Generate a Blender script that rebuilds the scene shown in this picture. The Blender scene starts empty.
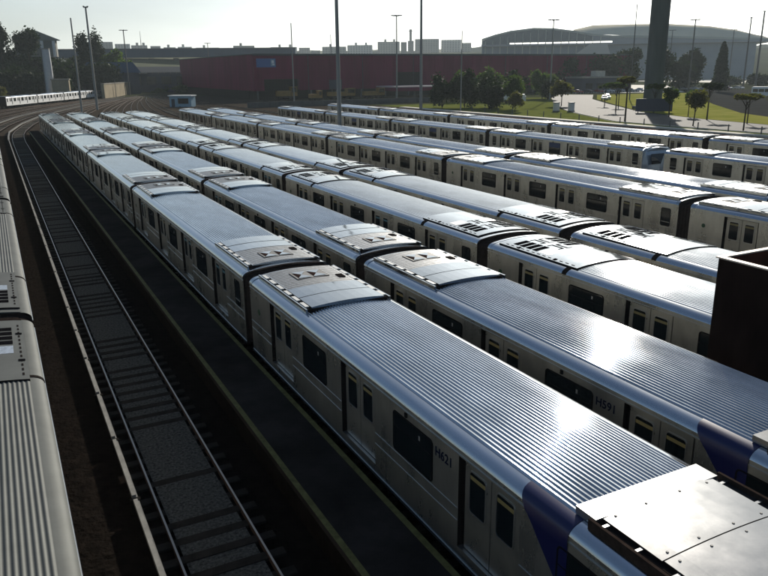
import bpy, math, random
from math import radians as R, sin, cos, pi, sqrt, atan2
from mathutils import Matrix, Vector
random.seed(7)
scene = bpy.context.scene
col = scene.collection

# ------------------------------------------------------------------ camera
CAM_H = 9.654
cam_d = bpy.data.cameras.new('camera')
cam_d.sensor_width = 36.0
cam_d.lens = 36.0 * 736.8 / 768.0
cam_d.clip_start = 0.1
cam_d.clip_end = 9000
cam = bpy.data.objects.new('camera', cam_d)
col.objects.link(cam)
pitch, yaw, roll = .2878, .4762, -.0100
cam.matrix_world = (Matrix.Translation((0, 0, CAM_H)) @ Matrix.Rotation(-yaw, 4, 'Z')
                    @ Matrix.Rotation(pi / 2 - pitch, 4, 'X') @ Matrix.Rotation(roll, 4, 'Z'))
scene.camera = cam

# ------------------------------------------------------------------ world, sun, exposure
SUN_AZ = R(44.2)      # from +Y towards +X
SUN_EL = R(23.0)
w = bpy.data.worlds.new('World')
scene.world = w
w.use_nodes = True
nt = w.node_tree
bg = nt.nodes['Background']
sky = nt.nodes.new('ShaderNodeTexSky')
sky.sky_type = 'NISHITA'
sky.sun_disc = False
sky.sun_elevation = SUN_EL
sky.sun_rotation = SUN_AZ
sky.altitude = 700
sky.air_density = 1.0
sky.dust_density = 1.6
sky.ozone_density = 1.0
hs = nt.nodes.new('ShaderNodeHueSaturation')
hs.inputs['Saturation'].default_value = 0.9
bw = nt.nodes.new('ShaderNodeRGBToBW'); lr = nt.nodes.new('ShaderNodeMapRange')     # hazy air: the bright part of the sky has less colour
lr.inputs['From Min'].default_value = 2.0; lr.inputs['From Max'].default_value = 9.0
lr.inputs['To Min'].default_value = 1.0; lr.inputs['To Max'].default_value = 0.35
nt.links.new(sky.outputs[0], bw.inputs[0]); nt.links.new(bw.outputs[0], lr.inputs['Value']); nt.links.new(lr.outputs[0], hs.inputs['Saturation'])
tint = nt.nodes.new('ShaderNodeMix'); tint.data_type = 'RGBA'; tint.blend_type = 'MULTIPLY'
tint.inputs['Factor'].default_value = 1.0
tint.inputs[7].default_value = (0.93, 1.0, 1.03, 1)
nt.links.new(sky.outputs[0], hs.inputs['Color'])
tcw = nt.nodes.new('ShaderNodeTexCoord'); mpw = nt.nodes.new('ShaderNodeMapping'); mpw.inputs['Scale'].default_value = (1.2, 1.2, 6.0)
nzw = nt.nodes.new('ShaderNodeTexNoise'); nzw.inputs['Scale'].default_value = 2.2; nzw.inputs['Detail'].default_value = 5
mrw = nt.nodes.new('ShaderNodeMapRange'); mrw.inputs['From Min'].default_value = .35; mrw.inputs['From Max'].default_value = .7
mrw.inputs['To Min'].default_value = .93; mrw.inputs['To Max'].default_value = 1.12
nt.links.new(tcw.outputs['Generated'], mpw.inputs[0]); nt.links.new(mpw.outputs[0], nzw.inputs['Vector']); nt.links.new(nzw.outputs['Fac'], mrw.inputs['Value'])
nt.links.new(mrw.outputs[0], hs.inputs['Value'])
nt.links.new(hs.outputs[0], tint.inputs[6])
nt.links.new(tint.outputs[2], bg.inputs['Color'])
bg.inputs['Strength'].default_value = 0.062
sd = bpy.data.lights.new('sun', 'SUN')
sd.energy = 4.6
sd.angle = R(0.5)
sd.color = (1.0, 0.93, 0.82)
sun = bpy.data.objects.new('sun', sd)
col.objects.link(sun)
sv = Vector((sin(SUN_AZ) * cos(SUN_EL), cos(SUN_AZ) * cos(SUN_EL), sin(SUN_EL)))
sun.rotation_euler = sv.to_track_quat('Z', 'Y').to_euler()
scene.view_settings.view_transform = 'Standard'
scene.view_settings.look = 'None'
scene.view_settings.exposure = 0.5
scene.view_settings.gamma = 1.0
scene.cycles.use_denoising = True
scene.cycles.max_bounces = 6
scene.cycles.sample_clamp_indirect = 4.0
scene.cycles.volume_bounces = 0
scene.cycles.volume_step_rate = 5

# ------------------------------------------------------------------ materials
MATS = {}
RAND = {'steel_wall': .16, 'steel_roof': .18, 'roof_panel': .15, 'door_leaf': .15, 'roof_mesh': .3, 'leaf_dark': .25, 'leaf_mid': .3, 'leaf_brown': .3}
def mat(name, base, rough=0.6, metal=0.0, var=0.0, vscale=3.0, bump=0.0, bscale=20.0, spec=None,
        stretch=None, col2=None, rvar=0.0, emit=None, coat=0.0):
    m = bpy.data.materials.new(name)
    m.use_nodes = True
    t = m.node_tree
    b = t.nodes['Principled BSDF']
    b.inputs['Base Color'].default_value = (*base, 1)
    b.inputs['Roughness'].default_value = rough
    b.inputs['Metallic'].default_value = metal
    if spec is None and name in ('dark_opening', 'dark_trim', 'rubber', 'gangway', 'underframe', 'black_steel', 'rust_steel', 'depot_dark', 'number_ink', 'stadium_roof', 'depot_roof', 'fanred', 'ballast', 'ground_far', 'lawn', 'verge', 'platform', 'brown_bank', 'sleeper'): spec = 0.0
    if spec is None and rough >= .6 and metal < .3: spec = .05
    if spec is not None:
        b.inputs['Specular IOR Level'].default_value = spec
    if coat:
        b.inputs['Coat Weight'].default_value = coat
    if emit:
        b.inputs['Emission Color'].default_value = (*emit[0], 1)
        b.inputs['Emission Strength'].default_value = emit[1]
    if var or bump or rvar:
        tc = t.nodes.new('ShaderNodeTexCoord')
        mp = t.nodes.new('ShaderNodeMapping')
        t.links.new(tc.outputs['Object'], mp.inputs[0])
        if stretch:
            mp.inputs['Scale'].default_value = stretch
        n = t.nodes.new('ShaderNodeTexNoise')
        n.inputs['Scale'].default_value = vscale
        n.inputs['Detail'].default_value = 6
        n.inputs['Roughness'].default_value = 0.65
        t.links.new(mp.outputs[0], n.inputs['Vector'])
        if var:
            rp = t.nodes.new('ShaderNodeValToRGB')
            rp.color_ramp.elements[0].position = .3
            rp.color_ramp.elements[1].position = .7
            c2 = col2 if col2 else tuple(min(1, c * (1 + var)) for c in base)
            c1 = base if col2 else tuple(c * (1 - var) for c in base)
            rp.color_ramp.elements[0].color = (*c1, 1)
            rp.color_ramp.elements[1].color = (*c2, 1)
            t.links.new(n.outputs['Fac'], rp.inputs[0])
            t.links.new(rp.outputs[0], b.inputs['Base Color'])
        if rvar:
            mr = t.nodes.new('ShaderNodeMapRange')
            mr.inputs['From Min'].default_value = .3
            mr.inputs['From Max'].default_value = .7
            mr.inputs['To Min'].default_value = max(0.02, rough - rvar)
            mr.inputs['To Max'].default_value = rough + rvar
            t.links.new(n.outputs['Fac'], mr.inputs['Value'])
            t.links.new(mr.outputs[0], b.inputs['Roughness'])
        if bump:
            n2 = t.nodes.new('ShaderNodeTexNoise')
            n2.inputs['Scale'].default_value = bscale
            n2.inputs['Detail'].default_value = 1 if bscale < 2 else 3
            t.links.new(mp.outputs[0], n2.inputs['Vector'])
            bp = t.nodes.new('ShaderNodeBump')
            bp.inputs['Strength'].default_value = 1.0
            bp.inputs['Distance'].default_value = bump
            t.links.new(n2.outputs['Fac'], bp.inputs['Height'])
            t.links.new(bp.outputs[0], b.inputs['Normal'])
    if name in RAND:
        oi = t.nodes.new('ShaderNodeObjectInfo'); mr2 = t.nodes.new('ShaderNodeMapRange')
        mr2.inputs['To Min'].default_value = 1 - RAND[name]; mr2.inputs['To Max'].default_value = 1 + RAND[name] * .5
        t.links.new(oi.outputs['Random'], mr2.inputs['Value'])
        mu = t.nodes.new('ShaderNodeMix'); mu.data_type = 'RGBA'; mu.blend_type = 'MULTIPLY'; mu.inputs['Factor'].default_value = 1
        src = [l for l in t.links if l.to_socket == b.inputs['Base Color']]
        if src: t.links.new(src[0].from_socket, mu.inputs[6])
        else: mu.inputs[6].default_value = (*base, 1)
        t.links.new(mr2.outputs[0], mu.inputs[7])
        t.links.new(mu.outputs[2], b.inputs['Base Color'])
    MATS[name] = m
    return m

mat('steel_wall', (.52, .515, .47), .29, .86, var=.22, vscale=1.1, rvar=.05, bump=.005, bscale=1.0, stretch=(1, 1, .45))
mat('steel_shoulder', (.54, .56, .59), .13, .95, var=.07, vscale=.8, rvar=.03, stretch=(1, .2, 1))
mat('steel_roof', (.46, .48, .50), .085, .96, var=.26, vscale=1.1, rvar=.03, stretch=(1, .3, 1))
mat('roof_matte', (.10, .105, .10), .6, .2, var=.12, vscale=1.2)
mat('roof_panel', (.44, .47, .50), .08, .9, var=.10, vscale=1.5, rvar=.04)
mat('panel_bright', (.36, .36, .36), .21, .9, var=.05, vscale=2.0, rvar=.02)
mat('roof_mesh', (.52, .53, .54), .35, .85, var=.35, vscale=14)
mat('dark_trim', (.020, .017, .016), .6)
mat('dark_opening', (.006, .006, .007), .7)
mat('rubber', (.012, .012, .012), .6)
mat('glass', (.006, .010, .012), .07, 0, spec=.45)
mat('rim', (.5, .5, .48), .3, .9)
mat('door_leaf', (.46, .45, .40), .30, .8, var=.15, vscale=2, rvar=.05)
mat('yellow_band', (.22, .17, .06), .5)
mat('cyan_band', (.05, .17, .20), .5)
mat('blue_stripe', (.004, .007, .06), .3, 0)
mat('number_ink', (.008, .012, .03), .6)
mat('underframe', (.02, .018, .016), .8)
mat('gangway', (.034, .025, .021), .8, var=.3, vscale=8)
mat('cab_front', (.30, .35, .40), .25, .4, var=.15, vscale=2)
mat('vent_white', (.55, .55, .53), .5)
mat('green_paint', (.01, .06, .02), .5)
mat('train_white', (.72, .72, .70), .45, 0)
mat('blue_film', (.012, .03, .10), .5)
mat('fanred', (.035, .022, .019), .7)

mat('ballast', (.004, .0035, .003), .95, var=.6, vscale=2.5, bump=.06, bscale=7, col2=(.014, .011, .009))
mat('gravel', (.016, .016, .014), .95, var=.6, vscale=14, bump=.03, bscale=16, col2=(.13, .125, .11), spec=0.0)
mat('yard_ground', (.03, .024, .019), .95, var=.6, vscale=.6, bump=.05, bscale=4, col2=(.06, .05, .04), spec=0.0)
mat('ground_far', (.035, .032, .022), .95, var=.5, vscale=.02, col2=(.05, .06, .028))
mat('rail_steel', (.22, .20, .18), .35, .9)
mat('rail_side', (.05, .03, .02), .8)
mat('sleeper', (.030, .026, .022), .9, var=.3, vscale=4)
mat('cover_board', (.19, .185, .17), .6, var=.25, vscale=3)
mat('platform', (.030, .026, .023), .85, var=.45, vscale=.7, bump=.01, bscale=6)
mat('yellow_line', (.13, .12, .045), .7, var=.35, vscale=5)
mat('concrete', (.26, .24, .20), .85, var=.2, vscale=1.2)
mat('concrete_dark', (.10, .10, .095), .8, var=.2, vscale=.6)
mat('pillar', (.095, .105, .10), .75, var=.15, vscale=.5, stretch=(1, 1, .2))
mat('kerb', (.5, .47, .40), .85, var=.2, vscale=1)
mat('brown_bank', (.055, .030, .024), .9, var=.4, vscale=.8)
mat('asphalt_dark', (.04, .04, .038), .9, var=.25, vscale=.4, spec=0.0)
mat('asphalt', (.075, .073, .07), .8, var=.2, vscale=.6)
mat('lawn', (.15, .17, .026), .95, var=.4, vscale=.15, col2=(.27, .25, .07), bump=.05, bscale=3)
mat('verge', (.07, .09, .02), .95, var=.5, vscale=.5, col2=(.15, .16, .04), bump=.05, bscale=3)
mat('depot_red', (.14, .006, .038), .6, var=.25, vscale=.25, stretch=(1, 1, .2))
mat('depot_roof', (.10, .10, .10), .7)
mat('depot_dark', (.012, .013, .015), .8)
mat('sign_blue', (.03, .10, .28), .5)
mat('white_paint', (.7, .7, .68), .5)
mat('machine_yellow', (.22, .12, .015), .5, var=.3, vscale=2)
mat('pole_metal', (.22, .22, .21), .5, .5)
mat('pole_dark', (.09, .09, .09), .6, .3)
mat('lamp_head', (.12, .12, .12), .6)
mat('rust_steel', (.07, .026, .018), .75, .1, var=.5, vscale=1.0, rvar=.1)
mat('black_steel', (.014, .009, .008), .7, var=.45, vscale=1.6, stretch=(1, 1, .4))
mat('steel_edge', (.45, .40, .35), .5, .4)
mat('bark', (.035, .028, .02), .95, var=.3, vscale=2)
mat('bark_pale', (.11, .095, .075), .95, var=.3, vscale=2)
def leafmat(n, a, b):
    m = mat(n, a, .7, 0, var=.5, vscale=.45, col2=b)
    t = m.node_tree; b_ = t.nodes['Principled BSDF']
    tr_ = t.nodes.new('ShaderNodeBsdfTranslucent'); mx = t.nodes.new('ShaderNodeMixShader')
    tr_.inputs['Color'].default_value = (b[0] * 1.5, b[1] * 1.9, b[2] * .8, 1); mx.inputs[0].default_value = .12 if n == 'leaf_dark' else .28
    o_ = [q for q in t.nodes if q.type == 'OUTPUT_MATERIAL'][0]
    t.links.new(b_.outputs[0], mx.inputs[1]); t.links.new(tr_.outputs[0], mx.inputs[2]); t.links.new(mx.outputs[0], o_.inputs['Surface'])
    return m
leafmat('leaf_dark', (.008, .014, .007), (.022, .034, .012))
leafmat('leaf_mid', (.025, .045, .014), (.065, .09, .022))
leafmat('leaf_brown', (.05, .04, .02), (.10, .085, .03))
leafmat('leaf_conifer', (.008, .014, .008), (.018, .028, .014))
mat('stadium_roof', (.60, .55, .42), .9, var=.12, vscale=.02)
mat('stadium_band', (.16, .19, .22), .35, .2)
mat('stadium_wall', (.19, .23, .26), .6, var=.15, vscale=.03)
mat('stadium_glass', (.07, .10, .12), .5)
mat('stadium_edge', (.30, .33, .30), .4)
mat('city_wall', (.26, .25, .22), .85, var=.15, vscale=.03)
mat('city_wall_white', (.42, .41, .38), .85)
mat('city_dark', (.13, .13, .12), .85)
mat('house_wall', (.20, .20, .18), .8)
mat('roof_tile', (.14, .08, .05), .8)
mat('tank_white', (.40, .41, .42), .55, var=.1, vscale=.4)
mat('tan_wall', (.26, .22, .15), .85, var=.2, vscale=.3)
mat('shed_blue', (.22, .33, .40), .6)
mat('viaduct_blue', (.03, .06, .10), .6, var=.2, vscale=.05)
mat('slate_wall', (.06, .065, .08), .8, var=.2, vscale=.1)
mat('car_white', (.6, .6, .6), .3, coat=.5)
mat('car_silver', (.3, .31, .32), .3, .4, coat=.5)
mat('car_dark', (.03, .03, .035), .3, coat=.5)
mat('car_red', (.25, .02, .02), .3, coat=.5)
mat('tyre', (.012, .012, .012), .8)
mat('board_blue', (.012, .022, .05), .5)
mat('awning_edge', (.42, .34, .34), .6)
mat('hill_green', (.045, .055, .025), .95, var=.4, vscale=.02, col2=(.09, .095, .045))

# ------------------------------------------------------------------ mesh builder
class MB:
    def __init__(s):
        s.v = []; s.f = []; s.m = []; s.sm = []; s.mats = []
    def mi(s, name):
        if name not in s.mats: s.mats.append(name)
        return s.mats.index(name)
    def face(s, pts, m, smooth=False):
        b = len(s.v); s.v += [tuple(p) for p in pts]
        s.f.append(tuple(range(b, b + len(pts)))); s.m.append(s.mi(m)); s.sm.append(smooth)
    def grid(s, rows, m, smooth=False, closed=False):
        b = len(s.v); n = len(rows[0])
        for r in rows: s.v += [tuple(p) for p in r]
        i_m = s.mi(m)
        for i in range(len(rows) - 1):
            for j in range(n if closed else n - 1):
                k = (j + 1) % n
                s.f.append((b + i * n + j, b + i * n + k, b + (i + 1) * n + k, b + (i + 1) * n + j))
                s.m.append(i_m); s.sm.append(smooth)
    def box(s, x0, x1, y0, y1, z0, z1, m, skip=''):
        P = [(x0, y0, z0), (x1, y0, z0), (x1, y1, z0), (x0, y1, z0), (x0, y0, z1), (x1, y0, z1), (x1, y1, z1), (x0, y1, z1)]
        F = dict(b=(0, 3, 2, 1), t=(4, 5, 6, 7), f=(0, 1, 5, 4), r=(1, 2, 6, 5), k=(2, 3, 7, 6), l=(3, 0, 4, 7))
        b = len(s.v); s.v += P
        for k, q in F.items():
            if k in skip: continue
            s.f.append(tuple(b + i for i in q)); s.m.append(s.mi(m)); s.sm.append(False)
    def obox(s, o, u, v, wv, m):      # oriented box from corner o with three edge vectors
        o, u, v, wv = map(Vector, (o, u, v, wv))
        P = [o, o + u, o + u + v, o + v, o + wv, o + u + wv, o + u + v + wv, o + v + wv]
        b = len(s.v); s.v += [tuple(p) for p in P]
        for q in ((0, 3, 2, 1), (4, 5, 6, 7), (0, 1, 5, 4), (1, 2, 6, 5), (2, 3, 7, 6), (3, 0, 4, 7)):
            s.f.append(tuple(b + i for i in q)); s.m.append(s.mi(m)); s.sm.append(False)
    def cyl(s, a, b_, r0, r1, m, n=12, caps=True, smooth=True):
        a, b_ = Vector(a), Vector(b_)
        d = (b_ - a).normalized()
        u = d.orthogonal().normalized(); v = d.cross(u)
        ra = [a + (u * cos(2 * pi * i / n) + v * sin(2 * pi * i / n)) * r0 for i in range(n)]
        rb = [b_ + (u * cos(2 * pi * i / n) + v * sin(2 * pi * i / n)) * r1 for i in range(n)]
        s.grid([ra, rb], m, smooth, closed=True)
        if caps:
            s.face(ra[::-1], m); s.face(rb, m)
    def build(s, name, parent=None, loc=(0, 0, 0), rot=0.0):
        me = bpy.data.meshes.new(name)
        me.from_pydata(s.v, [], s.f)
        for k in s.mats: me.materials.append(MATS[k])
        me.polygons.foreach_set('material_index', s.m)
        me.polygons.foreach_set('use_smooth', s.sm)
        me.update()
        o = bpy.data.objects.new(name, me)
        col.objects.link(o)
        o.location = loc; o.rotation_euler = (0, 0, rot)
        if parent: o.parent = parent
        return o

def tag(o, label=None, cat=None, group=None, kind=None):
    if label: o['label'] = label
    if cat: o['category'] = cat
    if group: o['group'] = group
    if kind: o['kind'] = kind
    return o
def empty(name, loc=(0, 0, 0), rot=0.0, **k):
    o = bpy.data.objects.new(name, None)
    col.objects.link(o); o.location = loc; o.rotation_euler = (0, 0, rot)
    o.empty_display_size = .3
    return tag(o, **k)
def place(me_ob, name, parent, loc=(0, 0, 0), rot=0.0, scale=None):
    o = bpy.data.objects.new(name, me_ob.data)
    col.objects.link(o); o.parent = parent; o.location = loc; o.rotation_euler = (0, 0, rot)
    if scale: o.scale = scale
    return o
def dup(o, parent=None):
    c = o.copy(); col.objects.link(c)
    if parent: c.parent = parent
    for ch in o.children: dup(ch, c)
    return c

# ------------------------------------------------------------------ ground and tracks
XG = [(125, 0), (140, .55), (163, 3.3), (189, 8), (215, 14.4), (240, 21.8), (270, 31.5), (300, 43), (340, 58), (400, 78)]
def g(y):
    if y <= 125: return 0.0
    for (a, ga), (b, gb) in zip(XG, XG[1:]):
        if y <= b:
            t = (y - a) / (b - a); return ga + (gb - ga) * t
    return 78 + (y - 400) * .3

mb = MB()
N = 60
def gz(x, y):
    d = sqrt(x * x + y * y)
    far = max(0.0, min(1.0, (d - 760) / 700)); far = far * far * (3 - 2 * far)
    h = 36 * far + 5 * far * sin(x * .004 + 1) * cos(y * .003)
    h += 21 * math.exp(-((x + 2) / 62) ** 2 - ((y - 455) / 62) ** 2)
    return h
xs = sorted(set([-3500, -2500, -1800, -1200, -800, -500] + list(range(-300, 1400, 25)) + [1500, 1800, 2200, 2800, 3500, 4500]))
ys = sorted(set([-400, -200, -100] + list(range(-50, 2000, 25)) + [2300, 2800, 3500, 4500, 6000]))
mb.grid([[(x, y, gz(x, y) - .01) for x in xs] for y in ys], 'ground_far', True)
tag(mb.build('ground'), kind='structure')
mb = MB()
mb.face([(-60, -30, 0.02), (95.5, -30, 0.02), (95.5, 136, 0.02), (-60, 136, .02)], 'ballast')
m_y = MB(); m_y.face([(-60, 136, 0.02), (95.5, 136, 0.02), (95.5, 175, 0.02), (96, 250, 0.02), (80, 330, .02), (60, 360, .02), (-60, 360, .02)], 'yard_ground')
tag(m_y.build('yard_ground'), kind='structure')
tag(mb.build('ballast_bed'), kind='structure')

sl_r = random.Random(11)
rail_prof = [(-.035, 0), (-.035, .16), (.035, .16), (.035, 0)]
def track(x0, y0, y1, lab, wfac=1.0, sleepers=True, ymax=None, yb=0):
    t = empty('railway_track', (x0, y0, 0), label=lab, cat='railway track', group='tracks of the yard')
    ys_ = [y0, 30, 60, 90, 120] + list(range(128, 400, 8))
    ys_ = sorted(y for y in set(ys_) if y0 <= y <= y1) + [y1]
    for sx in (-.835, .835):
        m = MB()
        path = [(x0 + sx + wfac * g(y - yb), y) for y in ys_]
        for a, b, top in ((-.022, .022, True),):
            L = [(x + a - x0, y - y0) for x, y in path]; Rr = [(x + b - x0, y - y0) for x, y in path]
            m.grid([[(x, y, .17) for x, y in L], [(x, y, .17) for x, y in Rr]][::-1], 'rail_steel')
            m.grid([[(x, y, .02) for x, y in L], [(x, y, .17) for x, y in L]][::-1], 'rail_side')
            m.grid([[(x, y, .17) for x, y in Rr], [(x, y, .02) for x, y in Rr]][::-1], 'rail_side')
        m.build('rail', t)
    if sleepers:
        m = MB(); y = y0 + .3
        while y < min(y1, ymax or y1):
            gx = wfac * g(y - yb); m.box(gx - 1.2, gx + 1.2, y - y0 - .12, y - y0 + .12, 0.0, .062 + .03 * sl_r.random(), 'sleeper', 'b'); y += .65
        s_ = m.build('sleepers', t); s_['kind'] = 'stuff'
        m = MB(); yy_ = [y0 + .3 + (min(y1, ymax or y1) - y0) * i / 60 for i in range(61)]
        m.grid([[(wfac * g(y - yb) - .72, y - y0, .072) for y in yy_], [(wfac * g(y - yb) + .72, y - y0, .072) for y in yy_]][::-1], 'gravel')
        s_ = m.build('gravel', t); s_['kind'] = 'stuff'
    return t
track(2.96, 2, 340, 'empty curving track in the shade beside the narrow platform')
track(-1.34, 60, 340, 'curving track continuing beyond the leftmost train', ymax=250)
track(-5.7, 100, 340, 'sunlit track curving behind the leftmost train, next to its line', ymax=250)
track(-10.2, 120, 340, 'sunlit middle track curving in front of the distant white train', ymax=250)
track(-14.6, 140, 340, 'sunlit track curving closest to the distant white train', ymax=250)
XT = dict(T1=8.17, T2=12.40, T3=17.66, T4=21.66, T5=31.10, T6=35.8, T7=48.4, T8=60.0)
tl = ['track under the train numbered H621', 'track under the train numbered H591', 'track under the first smooth roofed train right of train H591',
      'track under the second smooth roofed train right of train H591', 'track under the train with the sunlit wall at right',
      'track behind the train with the sunlit wall', 'track under the two trains standing nose to nose', 'track under the rearmost train nearest the lawn']
for (k, x), l in zip(XT.items(), tl):
    track(x, 0, 330, l, wfac=max(0.05, 1 - x / 62), ymax=200)
for x, l in ((26.4, 'empty track in front of the train with the sunlit wall'), (42.2, 'empty track before the trains standing nose to nose'),
             (54.2, 'empty track before the rearmost train')):
    track(x, 0, 330, l, wfac=max(0.05, 1 - x / 62), ymax=200)

# third rail cover, made of boards on brackets
tr = empty('third_rail_cover', (1.67, 3, 0), label='pale segmented cover board of the power rail beside the empty track', cat='rail cover')
m_b = MB(); m_b.box(-.045, .045, 0, 3.02, .30, .40, 'cover_board'); m_b.box(.05, .09, 0, 3.12, .16, .30, 'cover_board')
m_k = MB(); m_k.box(-.10, .13, -.06, .06, .02, .32, 'underframe')
bo = m_b.build('cover_board'); bk = m_k.build('bracket')
bo.parent = tr; bk.parent = tr; bk.location = (0, -.06, 0)
y = 3.2
while y < 122 - 3:
    c = bo.copy(); col.objects.link(c); c.location = (0, y, 0)
    c = bk.copy(); col.objects.link(c); c.location = (0, y - .04, 0)
    y += 3.2
m = MB()
pts = [(y_, g(y_)) for y_ in list(range(122, 330, 6))]
m.grid([[(gx - .12, y_ - 3, .42) for y_, gx in pts], [(gx + .12, y_ - 3, .42) for y_, gx in pts]][::-1], 'cover_board')
m.grid([[(gx - .12, y_ - 3, .1) for y_, gx in pts], [(gx - .12, y_ - 3, .42) for y_, gx in pts]][::-1], 'cover_board')
m.build('curved_cover', tr)
m = MB()
pts = [(y_, g(y_)) for y_ in list(range(92, 330, 6))]
m.grid([[(gx - .12, y_ - 92, .42) for y_, gx in pts], [(gx + .12, y_ - 92, .42) for y_, gx in pts]][::-1], 'cover_board')
m.grid([[(gx - .12, y_ - 92, .1) for y_, gx in pts], [(gx - .12, y_ - 92, .42) for y_, gx in pts]][::-1], 'cover_board')
tag(m.build('third_rail_cover', None, (-3.2, 92, 0)), 'pale power rail cover curving beyond the end of the leftmost train', 'rail cover')

# narrow platform
pf = empty('platform', (5.49, 2, 0), label='long narrow dark platform with a yellow line along each edge', cat='platform')
m = MB(); m.box(-.78, .78, 0, 128, .86, 1.0, 'platform'); m.box(-.62, .62, 0, 128, 0, .86, 'ballast', 'tb'); m.build('platform_slab', pf)
for x in (-.71, .71):
    m = MB(); m.box(x - .065, x + .065, 0, 128, 1.0, 1.006, 'yellow_line', 'b'); m.build('edge_line', pf)

# ------------------------------------------------------------------ carriages
P = 22.27; HB = P / 2 - .36; HW = 1.55
DOORS = [2.3, 7.5, 12.7, 17.9]; DW = 1.8
WINS = [(4.98, 6.6), (10.18, 11.8), (15.4, 17.02)]
def sy(s): return P / 2 - s
ZB, ZT = .80, 3.10
def roof_profile():
    pr = [(-HW, ZT), (-HW + .02, 3.15), (-HW + .06, 3.195), (-HW + .12, 3.235), (-HW + .20, 3.265), (-HW + .28, 3.28)]
    return pr
def zr(x):      # crown of the ribbed roof
    a = 1.27
    return 3.285 + .10 * (1 - (x / a) ** 2)

def carriage_body(cab=False):
    m = MB()
    ys_ = [-HB, HB]
    for s in DOORS: ys_ += [sy(s), sy(s + DW)]
    ys_ = sorted(ys_)
    zs = [ZB, 1.08, 2.97, ZT]
    for sgn in (-1, 1):
        x = sgn * HW
        for i in range(len(ys_) - 1):
            ya, yb = ys_[i], ys_[i + 1]
            isdoor = any(abs(ya - sy(s + DW)) < 1e-6 for s in DOORS)
            for j in range(3):
                if isdoor and j == 1:
                    xi = sgn * (HW - .12)
                    for q in ([(x, ya, zs[1]), (xi, ya, zs[1]), (xi, ya, zs[2]), (x, ya, zs[2])],
                              [(x, yb, zs[1]), (xi, yb, zs[1]), (xi, yb, zs[2]), (x, yb, zs[2])],
                              [(x, ya, zs[2]), (x, yb, zs[2]), (xi, yb, zs[2]), (xi, ya, zs[2])]):
                        m.face(q, 'dark_trim')
                    m.face([(x, ya, zs[1]), (x, yb, zs[1]), (xi, yb, zs[1]), (xi, ya, zs[1])], 'rim')
                    m.face([(xi, ya, zs[1]), (xi, yb, zs[1]), (xi, yb, zs[2]), (xi, ya, zs[2])], 'rubber')
                    continue
                m.face([(x, ya, zs[j]), (x, yb, zs[j]), (x, yb, zs[j + 1]), (x, ya, zs[j + 1])], 'steel_wall')
            if not isdoor:   # belt mouldings between the doors
                for z0, z1, pr in ((1.86, 1.885, .012), (1.60, 1.625, .012)):
                    a, b = (x, x + sgn * pr) if sgn > 0 else (x + sgn * pr, x)
                    m.box(a, b, ya + .02, yb - .02, z0, z1, 'rim')
            # sole bar
        a, b = (x, x + sgn * .02) if sgn > 0 else (x + sgn * .02, x)
        m.box(a, b, -HB, HB, 2.995, 3.015, 'rim')
        m.box(a, b, -HB, HB, ZB, ZB + .07, 'rim')
    # shoulders
    pr = roof_profile()
    for sgn in (-1, 1):
        rows = [[(sgn * abs(px_) if sgn > 0 else px_, yy, z) for px_, z in pr] for yy in (-HB, HB)]
        m.grid(rows, 'steel_shoulder', True)
    # ends
    for yy in (-HB, HB):
        m.face([(-HW, yy, ZB), (HW, yy, ZB), (HW, yy, ZT), (HW - .28, yy, 3.28), (0, yy, 3.38), (-HW + .28, yy, 3.28), (-HW, yy, ZT)], 'gangway')
    m.face([(-HW, -HB, ZB), (-HW, HB, ZB), (HW, HB, ZB), (HW, -HB, ZB)], 'underframe')
    return m

def ribbed_roof(y0, y1, n=28, amp=.0105):
    m = MB()
    w_ = 2 * (HW - .28) / n
    prof = []
    for i in range(n):
        x = -(HW - .28) + i * w_
        for q in range(8):
            xx = x + q / 8 * w_; prof.append((xx, zr(xx) + amp * (1 - cos(2 * pi * q / 8))))
    prof.append((HW - .28, zr(HW - .28)))
    m.grid([[(x, y0, z) for x, z in prof], [(x, y1, z) for x, z in prof]], 'steel_roof', True)
    return m
def smooth_arch(m, y0, y1, mt, lift=.012, x1=HW - .25, n=12):
    xs_ = [-x1 + 2 * x1 * i / n for i in range(n + 1)]
    m.grid([[(x, y0, zr(x) + lift) for x in xs_], [(x, y1, zr(x) + lift) for x in xs_]], mt, True)
    for yy in (y0, y1):
        m.grid([[(x, yy, zr(x) + lift) for x in xs_], [(x, yy, zr(x) - .03) for x in xs_]], mt)
def full_ring(m, y0, y1, mt, d=.02):
    pr = [(-HW - d, ZT - .01)] + [(x - d * .7, z + d) for x, z in roof_profile()] 
    mid = [(-(HW - .28) + 2 * (HW - .28) * i / 12, zr(-(HW - .28) + 2 * (HW - .28) * i / 12) + d) for i in range(1, 12)]
    full = pr + mid + [(-x, z) for x, z in reversed(pr)]
    m.grid([[(x, y0, z) for x, z in full], [(x, y1, z) for x, z in full]], mt, True)
    for yy in (y0, y1):
        m.grid([[(x, yy, z) for x, z in full], [(x * .97, yy, z - .05) for x, z in full]], mt)

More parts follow.
